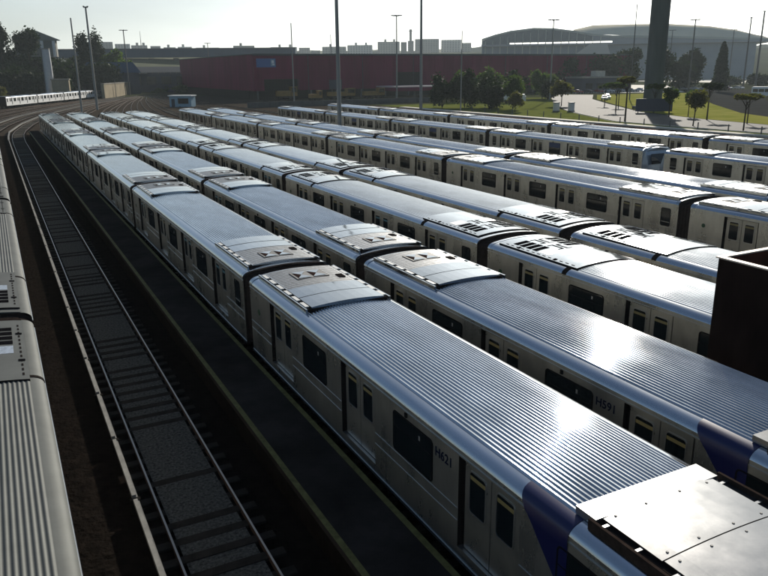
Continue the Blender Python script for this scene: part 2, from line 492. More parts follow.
def roundrect(y0, y1, z0, z1, r, n=4):
    pts = []
    for cy_, cz, a0 in ((y1 - r, z1 - r, 0), (y0 + r, z1 - r, pi / 2), (y0 + r, z0 + r, pi), (y1 - r, z0 + r, 1.5 * pi)):
        for i in range(n + 1):
            a = a0 + pi / 2 * i / n
            pts.append((cy_ + r * cos(a), cz + r * sin(a)))
    return pts
def pane(m, x, y0, y1, z0, z1, r, glass='glass', rim='rim', rw=.03, out=-1):
    """rounded glass pane with a raised rim on a wall facing out*x"""
    o_ = roundrect(y0, y1, z0, z1, r); i_ = roundrect(y0 + rw, y1 - rw, z0 + rw, z1 - rw, max(.01, r - rw))
    xa = x + out * .012; xb = x + out * .004
    m.face([(xb, a, b) for a, b in i_], glass)
    m.grid([[(xa, a, b) for a, b in o_], [(xa, a, b) for a, b in i_]], rim, closed=True)
    m.grid([[(x, a, b) for a, b in o_], [(xa, a, b) for a, b in o_]], rim, closed=True)
    m.grid([[(xa, a, b) for a, b in i_], [(xb, a, b) for a, b in i_]], rim, closed=True)

# door: local origin at carriage wall, centred on opening, facing -x
def make_door(band='yellow_band'):
    m = MB()
    xd = .085
    hw = DW / 2
    for a, b in ((-hw + .10, -.012), (.012, hw - .10)):
        m.box(xd, xd + .03, a, b, 1.10, 2.93, 'door_leaf')
        pane(m, xd, a + .13, b - .13, 1.93, 2.80, .09)
        m.face([(xd - .006, a + .165, 2.62), (xd - .006, b - .165, 2.62), (xd - .006, b - .165, 2.70), (xd - .006, a + .165, 2.70)], band)
    return m
m = make_door(); DOOR = m.build('door')
m = make_door('cyan_band'); DOOR2 = m.build('door')
WINM = {}
for w_ in (1.62, .62):
    m = MB(); pane(m, 0, -w_ / 2, w_ / 2, 1.92, 2.84, .10, rim='rubber', rw=.035)
    if w_ > 1:
        m.box(-.014, -.006, -w_ / 2 + .04, w_ / 2 - .04, 2.50, 2.52, 'rubber')
        m.face([(-.006, -.32, 2.60), (-.006, -.26, 2.60), (-.006, -.26, 2.70), (-.006, -.32, 2.70)], 'roof_mesh')
    else:
        m.box(-.014, -.006, -w_ / 2 + .04, w_ / 2 - .04, 2.12, 2.15, 'rim')
    WINM[w_] = m.build('window')
m = MB(); pane(m, 0, -.80, .80, 1.85, 2.90, .06, rim='rubber', rw=.035)
m.face([(-.007, -.76, 2.45), (-.007, .76, 2.45), (-.007, .76, 2.86), (-.007, -.76, 2.86)], 'blue_film')
WINBLUE = m.build('window')

def ac_ribbed(sm_dir=-1):
    """roof air conditioner with a perforated half next to the carriage end. local y=0 at end side, extends along sm_dir."""
    m = MB()
    L = 4.0; w2 = 1.12; base = 3.37; d = sm_dir
    def Y(a): return a * d
    def bx(x0, x1, a, b, z0, z1, mt):
        ya, yb = sorted((Y(a), Y(b))); m.box(x0, x1, ya, yb, z0, z1, mt)
    # dark surrounding tray and side rails
    bx(-w2 - .10, w2 + .10, -.01, L + .01, base - .05, base + .02, 'dark_trim')
    for sg in (-1, 1):
        x = sg * (w2 + .14)
        bx(min(x, x + sg * .05), max(x, x + sg * .05), -.05, L + .05, base - .12, base + .03, 'roof_panel')
        for i in range(6):
            a = .12 + i * .66
            xx = sg * (w2 + .02)
            bx(min(xx, xx + sg * .11), max(xx, xx + sg * .11), a, a + .44, base + .02, base + .05, 'vent_white')
    # curved top
    n = 8
    def top(a, b, mt, lift, x0=-w2, x1=w2, rim=True):
        xs_ = [x0 + (x1 - x0) * i / n for i in range(n + 1)]
        z = lambda x: base + .105 - .06 * (x / w2) ** 2 + lift
        ya, yb = sorted((Y(a), Y(b)))
        m.grid([[(x, ya, z(x)) for x in xs_], [(x, yb, z(x)) for x in xs_]], mt)
        for yy in (ya, yb):
            m.grid([[(x, yy, z(x)) for x in xs_], [(x, yy, base) for x in xs_]], mt)
        for x in (x0, x1):
            m.face([(x, ya, base), (x, yb, base), (x, yb, z(x)), (x, ya, z(x))], 'dark_trim')
    top(0, 2.05, 'roof_mesh', 0)
    top(2.10, 3.0, 'roof_panel', .01)
    top(3.06, 4.0, 'roof_panel', .015)
    for i in range(13):      # slats of the perforated half
        a_ = .06 + i * .155
        n2 = 6; xx_ = [-w2 + .05 + (2 * w2 - .1) * q / n2 for q in range(n2 + 1)]
        zz_ = lambda x: base + .110 - .06 * (x / w2) ** 2
        ya_, yb_ = sorted((Y(a_), Y(a_ + .05)))
        m.grid([[(x, ya_, zz_(x)) for x in xx_], [(x, yb_, zz_(x)) for x in xx_]], 'pole_dark')
    # recessed fan bay with triangular guards
    z0 = base + .120
    bx(-.50, .56, .55, 1.35, z0 - .02, z0 - .003, 'pole_dark')
    for cx_ in (-.22, .28):
        for k in range(2):
            a0, a1 = (.60, .94) if k == 0 else (1.30, .94)
            m.face([(cx_ - .23, Y(a0), z0 + .012), (cx_ + .23, Y(a0), z0 + .012), (cx_, Y(a1), z0 + .012)], 'roof_panel')
        m.face([(cx_ - .20, Y(.64), z0 + .008), (cx_ - .01, Y(.94), z0 + .008), (cx_ - .20, Y(1.24), z0 + .008)], 'fanred')
    bx(.78, .98, 1.3, 1.65, z0 - .06, z0 - .02, 'dark_trim')
    return m
def ac_panel(sm_dir=-1):
    """smooth roof module with dark louvre panels"""
    m = MB(); d = sm_dir
    def bx(x0, x1, a, b, z0, z1, mt):
        ya, yb = sorted((a * d, b * d)); m.box(x0, x1, ya, yb, z0, z1, mt)
    x1 = HW - .27; xs_ = [-x1 + 2 * x1 * i / 12 for i in range(13)]
    ya, yb = sorted((-.1 * d, 4.2 * d))
    m.grid([[(x, ya, zr(x) + .05) for x in xs_], [(x, yb, zr(x) + .05) for x in xs_]], 'roof_panel', True)
    for yy in (ya, yb): m.grid([[(x, yy, zr(x) + .05) for x in xs_], [(x, yy, zr(x) - .04) for x in xs_]], 'dark_trim')
    for sg in (-1, 1):
        def q(a, b, xa, xb, mt, lift):
            xa, xb = sg * xa, sg * xb
            m.face([(xa, a * d, zr(xa) + lift), (xa, b * d, zr(xa) + lift), (xb, b * d, zr(xb) + lift), (xb, a * d, zr(xb) + lift)], mt)
        for i in range(4):
            q(.42 + i * .36, .70 + i * .36, .42, 1.02, 'dark_opening', .058)
        q(1.90, 2.45, .42, 1.02, 'roof_mesh', .057)
        for i in range(13):
            q(.2 + i * .3, .36 + i * .3, 1.15, 1.19, 'dark_trim', .056)
        for i in range(2):
            q(.5 + i * 1.0, 1.1 + i * 1.0, .06, .13, 'dark_trim', .058)
            q(.5 + i * 1.0, .55 + i * 1.0, .06, .32, 'dark_trim', .058)
            q(1.1 + i * 1.0, 1.15 + i * 1.0, .06, .32, 'dark_trim', .058)
        for a in (.9, 2.9): q(a, a + .14, 1.10, 1.24, 'dark_opening', .060)
    return m
def ac_cab():
    """bright flat riveted panels over a dark gap"""
    m = MB(); base = 3.30; w2 = 1.22; L = 4.2
    m.box(-w2, w2, -L, 0, base, base + .06, 'dark_trim')
    for sg in (-1, 1):
        x = sg * (w2 + .10); m.box(min(x, x + sg * .05), max(x, x + sg * .05), -L, 0.05, base - .03, base + .14, 'gangway')
        m.box(min(sg * w2, x), max(sg * w2, x), -L, 0.0, base + .02, base + .05, 'panel_bright')
        for i in range(7): 
            a = -.12 - i * .62
            m.box(min(sg * (w2 - .12), x), max(sg * (w2 - .12), x), a - .05, a, base + .06, base + .09, 'panel_bright')
    y = .04
    for i, Lp in enumerate((1.15, .98, .98, 1.0)):
        ya, yb = y - Lp, y
        w_ = w2 - .10 if i else w2 - .08
        n = 8
        xs_ = [-w_ + 2 * w_ * k / n for k in range(n + 1)]
        z = lambda x: base + .15 - .05 * (x / w2) ** 2
        m.grid([[(x, ya + .012, z(x)) for x in xs_], [(x, yb, z(x)) for x in xs_]], 'panel_bright')
        for yy in (ya + .012, yb): m.grid([[(x, yy, z(x)) for x in xs_], [(x, yy, base + .06) for x in xs_]], 'dark_trim')
        for x in (-w_, w_): m.face([(x, ya + .012, base + .07), (x, yb, base + .07), (x, yb, z(x)), (x, ya + .012, z(x))], 'gangway')
        for xb in (-.95, -.35, .35, .95):
            for yb2 in (ya + .10, yb - .10):
                m.cyl((xb, yb2, z(xb)), (xb, yb2, z(xb) + .010), .022, .018, 'pole_dark', 8)
        y -= Lp + .01
    # flat lead-in plate
    m.box(-w2 - .05, w2 + .05, .0, .42, base - .0, base + .118, 'panel_bright')
    return m
M_RIB_A = ribbed_roof(-HB + .25, HB - .25).build('roof')
_rb = ribbed_roof(sy(17.6), sy(4.75), amp=.0045)
_rt = ribbed_roof(sy(17.6), sy(4.75), amp=.0095)
smooth_arch(_rb, sy(4.75), HB - .05, 'steel_shoulder', .0); smooth_arch(_rb, -HB + .05, sy(17.6), 'steel_shoulder', .0)
full_ring(_rb, sy(4.78), sy(4.60), 'dark_trim'); full_ring(_rb, sy(17.74), sy(17.56), 'dark_trim')
full_ring(_rb, HB - .14, HB, 'steel_shoulder', .012); full_ring(_rb, -HB, -HB + .14, 'steel_shoulder', .012)
M_RIB_B = _rb.build('roof')
smooth_arch(_rt, sy(4.75), HB - .05, 'steel_shoulder', .0); smooth_arch(_rt, -HB + .05, sy(17.6), 'steel_shoulder', .0)
full_ring(_rt, sy(4.78), sy(4.66), 'dark_trim', .012); full_ring(_rt, sy(17.70), sy(17.58), 'dark_trim', .012)
M_RIB_T = _rt.build('roof')
_re = MB(); full_ring(_re, HB - .20, HB, 'roof_panel', .02); smooth_arch(_re, HB - .45, HB - .20, 'steel_shoulder', .012)
M_ENDRING = _re.build('roof_end_ring')
_re = MB(); full_ring(_re, -HB, -HB + .20, 'roof_panel', .02); smooth_arch(_re, -HB + .20, -HB + .45, 'steel_shoulder', .012)
M_ENDRING2 = _re.build('roof_end_ring')
M_AC_FAR = ac_ribbed(-1).build('air_conditioner'); M_AC_NEAR = ac_ribbed(1).build('air_conditioner')
M_ACB_FAR = ac_panel(-1).build('air_conditioner'); M_ACB_NEAR = ac_panel(1).build('air_conditioner')
M_AC_CAB = ac_cab().build('air_conditioner')
m = MB()
_pr = [(-HW + .10, 1.0)] + [(x * .955, z - .10) for x, z in roof_profile()] + [(-1.2 + .3 * i, zr(-1.2 + .3 * i) - .09) for i in range(9)] + [(-x * .955, z - .10) for x, z in reversed(roof_profile())] + [(HW - .10, 1.0)]
rows = []
for i in range(9):
    k = 1 - (.035 if i % 2 else 0); rows.append([(x * k, -.36 + .09 * i, z if z < 1.2 else z - (.03 if i % 2 else 0)) for x, z in _pr])
m.grid(rows, 'gangway'); M_GANG = m.build('gangway')
m = MB()
for yc in (-7.4, 7.4):
    for a in (-1.15, 1.15):
        for sx in (-.8, .8):
            m.cyl((sx - .07, yc + a, .58), (sx + .07, yc + a, .58), .42, .42, 'underframe', 16)
        m.cyl((-.8, yc + a, .58), (.8, yc + a, .58), .08, .08, 'underframe', 8)
    for sx in (-1.02, 1.02): m.box(sx - .08, sx + .08, yc - 1.6, yc + 1.6, .42, .75, 'underframe')
for a, b in ((-4.6, -1.5), (-.9, 1.6), (2.2, 4.9)): m.box(-1.25, 1.25, a, b, .32, .79, 'underframe')
M_UNDER = m.build('underframe')
M_BODY = carriage_body().build('carriage')
m = MB(); m.cyl((0, 0, 0), (-.015, 0, 0), .10, .10, 'green_paint', 14); M_DOT = m.build('hatch')
m = MB(); m.box(-.03, 0, -.04, .04, -.05, .05, 'rubber'); M_LAMP = m.build('indicator_lamp')
# swooping blue livery stripe over shoulder and wall
m = MB()
def stripe_edge(z):
    t = max(0, (3.28 - z) / 1.15)
    L = lambda t: 0 + 1.05 * min(1, t) ** 1.1
    return L(t)
rows = []
prof = [(x, z) for x, z in reversed(roof_profile())] + [(-HW, z) for z in (3.0, 2.85, 2.7, 2.5, 2.35, 2.2, 2.1)]
rr = []
for x, z in prof:
    ya = -stripe_edge(z); yb = -1.22
    if ya < yb: ya = yb + .02
    ox = -.006 if z <= ZT else -.004; oz = .006 if z > ZT else 0
    if z < 3.0: ox = -.008
    if 2.98 < z < 3.03: ox = -.026
    rr.append([(x + ox, ya, z + oz), (x + ox, yb - (.0 if z > 2.5 else .0), z + oz)])
m.grid(rr, 'blue_stripe', True); M_STRIPE = m.build('blue_stripe')
def white_copy(o, name):
    c = o.copy(); c.data = o.data.copy(); col.objects.link(c); c.name = name
    for i_, mm_ in enumerate(c.data.materials):
        if mm_.name in ('steel_wall', 'door_leaf'): c.data.materials[i_] = MATS['train_white']
    return c
def matte_copy(o):
    c = o.copy(); c.data = o.data.copy(); col.objects.link(c)
    for i_, mm_ in enumerate(c.data.materials):
        if mm_.name in ('steel_roof', 'steel_shoulder', 'roof_panel'): c.data.materials[i_] = MATS['roof_matte']
    return c
MATTE = {id(o_): matte_copy(o_) for o_ in (M_BODY, M_RIB_T, M_ACB_FAR, M_ACB_NEAR)}
M_BODY_W = white_copy(M_BODY, 'carriage'); DOOR_W = white_copy(DOOR, 'door')
PROTO = [*MATTE.values(), M_BODY_W, DOOR_W, DOOR, DOOR2, *WINM.values(), WINBLUE, M_RIB_A, M_RIB_B, M_RIB_T, M_ENDRING, M_ENDRING2, M_AC_FAR, M_AC_NEAR, M_ACB_FAR, M_ACB_NEAR, M_AC_CAB,
         M_GANG, M_UNDER, M_BODY, M_DOT, M_LAMP, M_STRIPE]

def text_mesh(s, size, name):
    cu = bpy.data.curves.new(name, 'FONT'); cu.body = s; cu.size = size; cu.extrude = .003; cu.space_character = 1.05
    cu.offset = size * .014
    o = bpy.data.objects.new(name, cu); col.objects.link(o)
    dg = bpy.context.evaluated_depsgraph_get()
    me = bpy.data.meshes.new_from_object(o.evaluated_get(dg))
    bpy.data.objects.remove(o); bpy.data.curves.remove(cu)
    return me

def cab_nose(sign):
    """slanted cab nose, local y=0 at the carriage end, growing along sign*y"""
    m = MB()
    s_ = sign
    base = [(-HW, ZB), (-HW, 2.0), (-HW, ZT), (-HW + .28, 3.28), (0, 3.385), (HW - .28, 3.28), (HW, ZT), (HW, 2.0), (HW, ZB)]
    off = {ZB: .55, 2.0: .50, ZT: .16, 3.28: .08, 3.385: .06}
    front = [(x * .90, s_ * (off[z] + .25 * (1 - (x / HW) ** 2)), z - (.04 if z > 3 else 0)) for x, z in base]
    back = [(x, 0, z) for x, z in base]
    m.grid([back, front], 'cab_front', False)
    m.face([front[0], front[1], front[7], front[8]], 'cab_front')
    m.face([front[1], front[2], front[3], front[4], front[5], front[6], front[7]], 'cab_front')
    # windscreen
    def fp(x, z, k=.012):
        t = (z - 2.0) / 1.1; yy = .50 + (.16 - .50) * t + .25 * (1 - (x / (HW * .9)) ** 2) * .35 + .17
        return (x, s_ * (yy + k), z)
    m.face([fp(-1.15, 2.05), fp(1.15, 2.05), fp(1.05, 2.85), fp(-1.05, 2.85)], 'glass')
    for sx in (-1.0, 1.0):
        m.cyl((sx, s_ * .60, 1.35), (sx, s_ * .78, 1.35), .11, .10, 'vent_white', 12)
    return m
CABN = {1: cab_nose(1).build('cab_nose'), -1: cab_nose(-1).build('cab_nose')}
PROTO += list(CABN.values())

def make_train(xc, y0, ks, label, kind='A', both=False, rot=0.0, origin=None, number=None, cabs=(), blue=False, white=False, matte=False):
    mt_ = (lambda o_: MATTE[id(o_)]) if matte else (lambda o_: o_)
    """ks: carriage indices; carriage 0 ends at y0 (far end), +1 further away"""
    loc = origin if origin else (xc, y0, 0)
    T = empty('subway_train', loc, rot, label=label, cat='train', group='trains stabled in the yard')
    for k in ks:
        yc = (k - .5) * P
        c = place(M_BODY_W if white else mt_(M_BODY), 'carriage', T, (0, yc, 0))
        is_cab0 = number and k == 0
        sides = (-1, 1) if both else (-1,)
        for sd_ in sides:
            rz = 0 if sd_ < 0 else pi
            X = sd_ * HW
            for i, s in enumerate(DOORS):
                place(DOOR_W if white else DOOR2 if (random.random() < .1) else DOOR, 'door', c, (X, sy(s + DW / 2), 0), rz)
            for i, (a, b) in enumerate(WINS):
                if blue and i == 1: place(WINBLUE, 'window', c, (X, sy((a + b) / 2), 0), rz)
                else: place(WINM[1.62], 'window', c, (X, sy((a + b) / 2), 0), rz)
            place(WINM[.62], 'window', c, (X, sy(21.15), 0), rz)
            if kind == 'C': place(WINM[.62], 'window', c, (X, sy(1.3), 0), rz)
            else: place(M_DOT, 'hatch', c, (X, sy(1.2), 2.35), rz)
            place(M_LAMP, 'indicator_lamp', c, (X, sy(10.75), 2.93), rz)
        if kind == 'B':
            place(MATTE[id(M_RIB_T)] if matte else M_RIB_B, 'roof', c)
            place(mt_(M_ACB_FAR), 'air_conditioner', c, (0, HB - .45, 0)); place(mt_(M_ACB_NEAR), 'air_conditioner', c, (0, -HB + .45, 0))
        else:
            place(M_RIB_A, 'roof', c); place(M_ENDRING, 'roof_end_ring', c); place(M_ENDRING2, 'roof_end_ring', c)
            place(M_AC_FAR, 'air_conditioner', c, (0, HB - .28, 0))
            if is_cab0: place(M_AC_CAB, 'air_conditioner', c, (0, sy(15.85), 0))
            else: place(M_AC_NEAR, 'air_conditioner', c, (0, -HB + .28, 0))
        if k != max(ks) and k not in cabs: place(M_GANG, 'gangway', c, (0, P / 2, 0))
        place(M_UNDER, 'underframe', c)
        if is_cab0:
            st = place(M_STRIPE, 'blue_stripe', c, (0, sy(14.40), 0)); st['label'] = 'dark blue stripe sweeping down from the roof edge'
            me = text_mesh(number, .27, 'carriage_number'); me.materials.append(MATS['number_ink'])
            o = bpy.data.objects.new('carriage_number', me); col.objects.link(o); o.parent = c
            o.matrix_local = Matrix(((0, 0, -1, -HW - .006), (-1, 0, 0, sy(11.88)), (0, 1, 0, 2.60), (0, 0, 0, 1)))
            o['label'] = 'dark number ' + number
    for k, sgn in [(abs(q) - 1, (1 if q > 0 else -1)) for q in cabs]:
        pass
    return T
TY = dict(T1=22.65, T2=22.87, T3=22.90, T4=22.80, T5=25.0, T6=23.6, T7=66.3, T8=47.9)
make_train(XT['T1'], TY['T1'], range(0, 6), 'ribbed roof train numbered H621 beside the narrow platform', 'A', True, number='H621')
make_train(XT['T2'], TY['T2'], range(0, 6), 'ribbed roof train numbered H591 beside the train numbered H621', 'A', True, number='H591')
make_train(XT['T3'], TY['T3'], range(0, 6), 'train with four dark roof louvres next to the train numbered H591', 'B', True)
make_train(XT['T4'], TY['T4'], range(0, 6), 'train with dark roof louvres just in front of the sunlit walled train', 'B', True)
make_train(XT['T5'], TY['T5'], range(0, 6), 'train whose long sunlit steel wall shows above the louvred roofs', 'A')
make_train(XT['T6'], TY['T6'], range(0, 6), 'train mostly hidden behind the train with the sunlit wall', 'A')
t7 = make_train(XT['T7'], TY['T7'], range(0, 4), 'left of the two trains standing nose to nose, with a grey slanted cab', 'C', blue=True)
place(CABN[-1], 'cab_nose', t7, (0, -P / 2 - P / 2 + .36, 0))
t7b = make_train(XT['T7'], TY['T7'] - P - 1.55, range(0, 2), 'right of the two trains standing nose to nose, cut by the frame', 'C', blue=True)
for o in list(t7b.children): o.location.y -= P
place(CABN[1], 'cab_nose', t7b, (0, -.36 , 0))
make_train(XT['T8'], TY['T8'], range(0, 5), 'rearmost train, standing nearest to the lawn and the kerb', 'A')
make_train(-1.34, 21.6, range(0, 4), 'leftmost train, seen from above with pale ribbed roof', 'B', True, matte=True)
FLA = atan2(34.6, 74.8)
fl = make_train(0, 0, range(1, 5), 'distant white sunlit train below the wooded hill at far left', 'C', True, rot=-FLA, origin=(2.6, 241.5, 0), white=True)
for p in PROTO: bpy.data.objects.remove(p)

# ------------------------------------------------------------------ dark open-topped steel box near the right edge
bx_ = empty('steel_enclosure', (14.95, 11.5, 0), label='dark open-topped rusty steel box standing between the trains at right edge', cat='enclosure')
ZBX = 5.27
m = MB()
m.box(0, .05, -6, 0, 0, ZBX, 'black_steel'); m.box(0.05, 1.0, -.05, 0, 0, 3.55, 'black_steel'); m.box(.95, 1.0, -6, -.05, 0, 3.55, 'black_steel')
m.box(.05, 2.5, -.05, 0, 3.55, ZBX, 'rust_steel'); m.box(2.45, 2.5, -6, -.05, 3.55, ZBX, 'rust_steel'); m.box(.05, 2.45, -6, -.05, 3.57, 3.62, 'rust_steel')
m.box(.055, .07, -6, -.05, 3.62, ZBX - .01, 'rust_steel')
m.build('wall_panel', bx_)
m = MB()
m.box(-.05, .11, -6, .05, ZBX, ZBX + .035, 'steel_edge'); m.box(.11, 2.52, -.09, .05, ZBX, ZBX + .035, 'steel_edge')
m.build('top_rim', bx_)
m = MB()
for yy in (-1.9, -3.8): m.box(-.03, 0, yy - .03, yy + .03, 0, ZBX - .02, 'black_steel')
m.build('stiffener', bx_)

# ------------------------------------------------------------------ right hand side: kerb, verge, road, lawn
def sheet(name, pts, mt, z, kind='structure', **k):
    m = MB(); m.face([(x, y, z) for x, y in pts], mt); return tag(m.build(name), kind=kind, **k)
sheet('bank', [(84, -10), (95.4, -10), (95.4, 190), (82, 190)], 'brown_bank', .06)
m = MB(); m.box(95.4, 97.3, -10, 175, 0, .3, 'kerb'); tag(m.build('kerb'), kind='structure')
sheet('verge', [(97.3, -10), (101.2, -10), (101.4, 90), (102.5, 105), (112, 124), (118, 135), (128, 152), (120, 190), (97.3, 190)], 'verge', .03)
sheet('road', [(101.2, -10), (117, -10), (117.4, 84), (121, 101), (130, 125), (152, 158), (172, 186), (200, 216), (190, 232), (171, 205), (138, 164), (118, 135), (112, 124), (102.5, 105), (101.4, 90)], 'asphalt', .025)
sheet('lawn', [(117.6, -10), (124, -10), (134, 94), (143, 109), (172, 140), (240, 206), (225, 212), (200, 214), (172, 184), (152, 156), (130.4, 124.6), (121.4, 100.8), (117.8, 84)], 'lawn', .035)
sheet('ring_road', [(124.3, -10), (150, -10), (151, 108), (188, 135), (290, 215), (285, 245), (240, 207), (172, 141.5), (143, 110), (134, 94)], 'asphalt_dark', .03)
sheet('grass_field', [(128.5, 152), (138.3, 164.5), (170.5, 204.5), (160, 212), (120, 192), (112, 172)], 'verge', .034)
sheet('pavement', [(200, 236), (245, 213), (330, 300), (330, 330), (270, 300)], 'kerb', .04)
m = MB()
for a, b in (((102.0, 90), (102.6, 104)), ((102.6, 104), (112.2, 123.4)), ((112.2, 123.4), (118.4, 134.6)), ((101.7, -10), (102.0, 90))):
    d = Vector((b[0] - a[0], b[1] - a[1], 0)); nrm = Vector((-d.y, d.x, 0)).normalized() * .25
    m.obox((a[0], a[1], .02), d, nrm, (0, 0, .13), 'kerb')
tag(m.build('road_kerb'), kind='structure')

m0 = MB(); m0.cyl((0, 0, 0), (0, 0, 1.15), .10, .09, 'pole_dark', 8); m0.cyl((0, 0, 1.15), (0, 0, 1.22), .12, .06, 'pole_dark', 8)
bol = m0.build('bollard')
tag(bol, 'short dark bollard in the row along the grass verge', 'bollard', 'bollards along the verge')
ORD = 'first second third fourth fifth sixth seventh eighth ninth tenth eleventh twelfth thirteenth fourteenth fifteenth sixteenth seventeenth'.split(); nb = 0
yy = 66; first = True
while yy < 150:
    o = bol if first else bol.copy()
    if not first: col.objects.link(o)
    o['label'] = ORD[nb] + ' short dark bollard from the right end of the row along the grass verge'; nb += 1
    o.location = (98.9 + max(0, yy - 100) * .05, yy, .03); first = False; yy += 5.6

# ------------------------------------------------------------------ trees
def crown_mesh(kind, n, leaf, lm, rx, rz, seed):
    rnd = random.Random(seed); m = MB(); i_m = m.mi(lm)
    clumps = []
    nc = 13
    for _ in range(nc):
        while True:
            p = Vector((rnd.uniform(-1, 1), rnd.uniform(-1, 1), rnd.uniform(-1, 1)))
            if p.length < 1: break
        if kind == 'umbrella': p.z = p.z * .35 + .25 * (1 - p.xy.length)
        if kind == 'cone': s_ = (1 - p.z) / 2; p.x *= .25 + .75 * s_; p.y *= .25 + .75 * s_
        r = rnd.uniform(.30, .58) if kind != 'umbrella' else rnd.uniform(.18, .36)
        clumps.append((p * .78, r))
    for i in range(n):
        if kind == 'cone':
            z = rnd.uniform(-1, 1); s_ = ((1 - z) / 2) ** .55; a = rnd.uniform(0, 2 * pi); rad = s_ * sqrt(rnd.uniform(.15, 1)) * (.85 + .15 * sin(5 * a + 6 * z))
            c = Vector((rad * cos(a), rad * sin(a), z))
        else:
            cp, r = clumps[rnd.randrange(nc)]
            while True:
                q = Vector((rnd.gauss(0, .5), rnd.gauss(0, .5), rnd.gauss(0, .5)))
                if q.length < 1.25: break
            c = cp + q * r * (1.0 if kind != 'umbrella' else .8)
            if kind == 'umbrella': c.z = cp.z + q.z * r * .55
        c = Vector((c.x * rx, c.y * rx, c.z * rz))
        nrm = Vector((rnd.gauss(0, 1), rnd.gauss(0, 1), rnd.gauss(0, 1) + .6)).normalized()
        u = nrm.orthogonal().normalized(); v = nrm.cross(u)
        a = rnd.uniform(0, pi); u, v = u * cos(a) + v * sin(a), v * cos(a) - u * sin(a)
        s = leaf * rnd.uniform(.6, 1.4)
        b = len(m.v)
        m.v += [tuple(c + u * s), tuple(c + v * s * .6), tuple(c - u * s), tuple(c - v * s * .6)]
        m.f.append((b, b + 1, b + 2, b + 3)); m.m.append(i_m); m.sm.append(False)
    return m, clumps
TREE_CACHE = {}
def tree(name, label, x, y, h, wdt, kind='round', lm='leaf_mid', n=1100, z=0, crown_from=.35, leaf=None, trunk='bark', group=None, lean=0, seed=None):
    n = int(n * 1.9)
    rx = wdt / 2; zc0 = h * crown_from; rz = (h - zc0) / 2
    sd_ = seed if seed is not None else random.randrange(9999)
    t = empty('tree' if name is None else name, (x, y, z), random.uniform(0, 6.28) if not lean else 0, label=label, cat='tree', group=group)
    lf = (leaf or max(.22, wdt * .045)) * 1.12
    m, clumps = crown_mesh(kind, n, lf, lm, rx, rz, sd_)
    m.build('crown', t, (lean, 0, zc0 + rz))
    m = MB(); r = max(.08, h * .017)
    top = zc0 + rz * (.5 if kind != 'cone' else 1.5)
    m.cyl((0, 0, -.3), (lean * .6, 0, zc0), r * 1.25, r * .8, trunk, 8, False)
    m.cyl((lean * .6, 0, zc0), (lean, 0, top), r * .8, r * .25, trunk, 8, False)
    for cp, cr in clumps[:7]:
        e = Vector((lean + cp.x * rx, cp.y * rx, zc0 + rz + cp.z * rz))
        zz = zc0 * random.uniform(.75, 1.05)
        if e.z > zz: m.cyl((lean * .55, 0, zz), e, r * .45, r * .12, trunk, 5, False)
    m.build('trunk', t)
    return t
tree(None, 'tall thin-trunked umbrella tree at the road edge left of the blue board', 105.5, 105, 8.7, 5.8, 'umbrella', 'leaf_brown', 1500, crown_from=.68, leaf=.22)
tree(None, 'umbrella tree on the lawn just behind the tall one left of the blue board', 126.5, 129, 7.2, 5.8, 'umbrella', 'leaf_mid', 1300, crown_from=.6, leaf=.24)
tree(None, 'slim leafy tree on the lawn edge left of the dark pillar', 131, 122, 7.0, 4.6, 'umbrella', 'leaf_mid', 1000, crown_from=.55, leaf=.22)
tree(None, 'sparse slim tree right of the dark pillar', 120.5, 108.2, 6.3, 3.4, 'round', 'leaf_mid', 700, crown_from=.45, leaf=.2)
tree(None, 'smaller sparse sapling beside the sparse slim tree right of the pillar', 124.6, 107.0, 5.4, 2.6, 'round', 'leaf_mid', 480, crown_from=.5, leaf=.2)
tree(None, 'small leaning tree at the road edge in front of the flat-topped lawn tree', 105.5, 89.4, 5.9, 3.2, 'round', 'leaf_brown', 800, crown_from=.45, leaf=.2, lean=.4)
tree(None, 'dark flat-topped umbrella tree in the middle of the lawn', 119.6, 98.3, 7.2, 5.6, 'umbrella', 'leaf_dark', 1600, crown_from=.68, leaf=.22)
tree(None, 'wide umbrella tree at the right edge by the road', 103.4, 78.0, 6.3, 6.0, 'umbrella', 'leaf_brown', 1500, crown_from=.62, leaf=.2)
tree(None, 'umbrella tree on the lawn behind the wide one at the right edge', 116.6, 87.4, 5.7, 4.6, 'umbrella', 'leaf_mid', 900, crown_from=.6, leaf=.2)
tree(None, 'brownish round tree beside the road left of the lawn', 134.5, 157, 6.9, 6.4, 'round', 'leaf_brown', 1500, crown_from=.4, leaf=.26)
tree(None, 'first slim tree at the far bend of the road', 143.5, 150.5, 6.4, 3.8, 'umbrella', 'leaf_mid', 800, crown_from=.5, leaf=.25)
tree(None, 'second slim tree at the far bend of the road', 141, 143, 6.9, 3.6, 'umbrella', 'leaf_brown', 800, crown_from=.5, leaf=.25)
tree(None, 'low brown bushy tree right of the white truck', 107.7, 141.7, 4.4, 4.3, 'round', 'leaf_brown', 1100, crown_from=.18, leaf=.2)
tree(None, 'dark tree at the left end of the grove before the depot', 104.5, 168.5, 8.6, 6.8, 'round', 'leaf_dark', 1700, crown_from=.02, leaf=.32)
tree(None, 'broad dark tree in the grove, beside the slender mast', 109.5, 165.5, 9.4, 8.4, 'round', 'leaf_dark', 2000, crown_from=.02, leaf=.34)
tree(None, 'dark green tree in the middle of the grove', 114, 160.5, 9.2, 8.2, 'round', 'leaf_dark', 1900, crown_from=.05, leaf=.32)
tree(None, 'yellowish tree at the right end of the grove by the truck', 116, 153.5, 8.4, 5.8, 'round', 'leaf_mid', 1500, crown_from=.25, leaf=.26)
tree(None, 'slim dark tree in front of the grove', 109.5, 153.5, 7.0, 5.0, 'round', 'leaf_dark', 1300, crown_from=.08, leaf=.26)
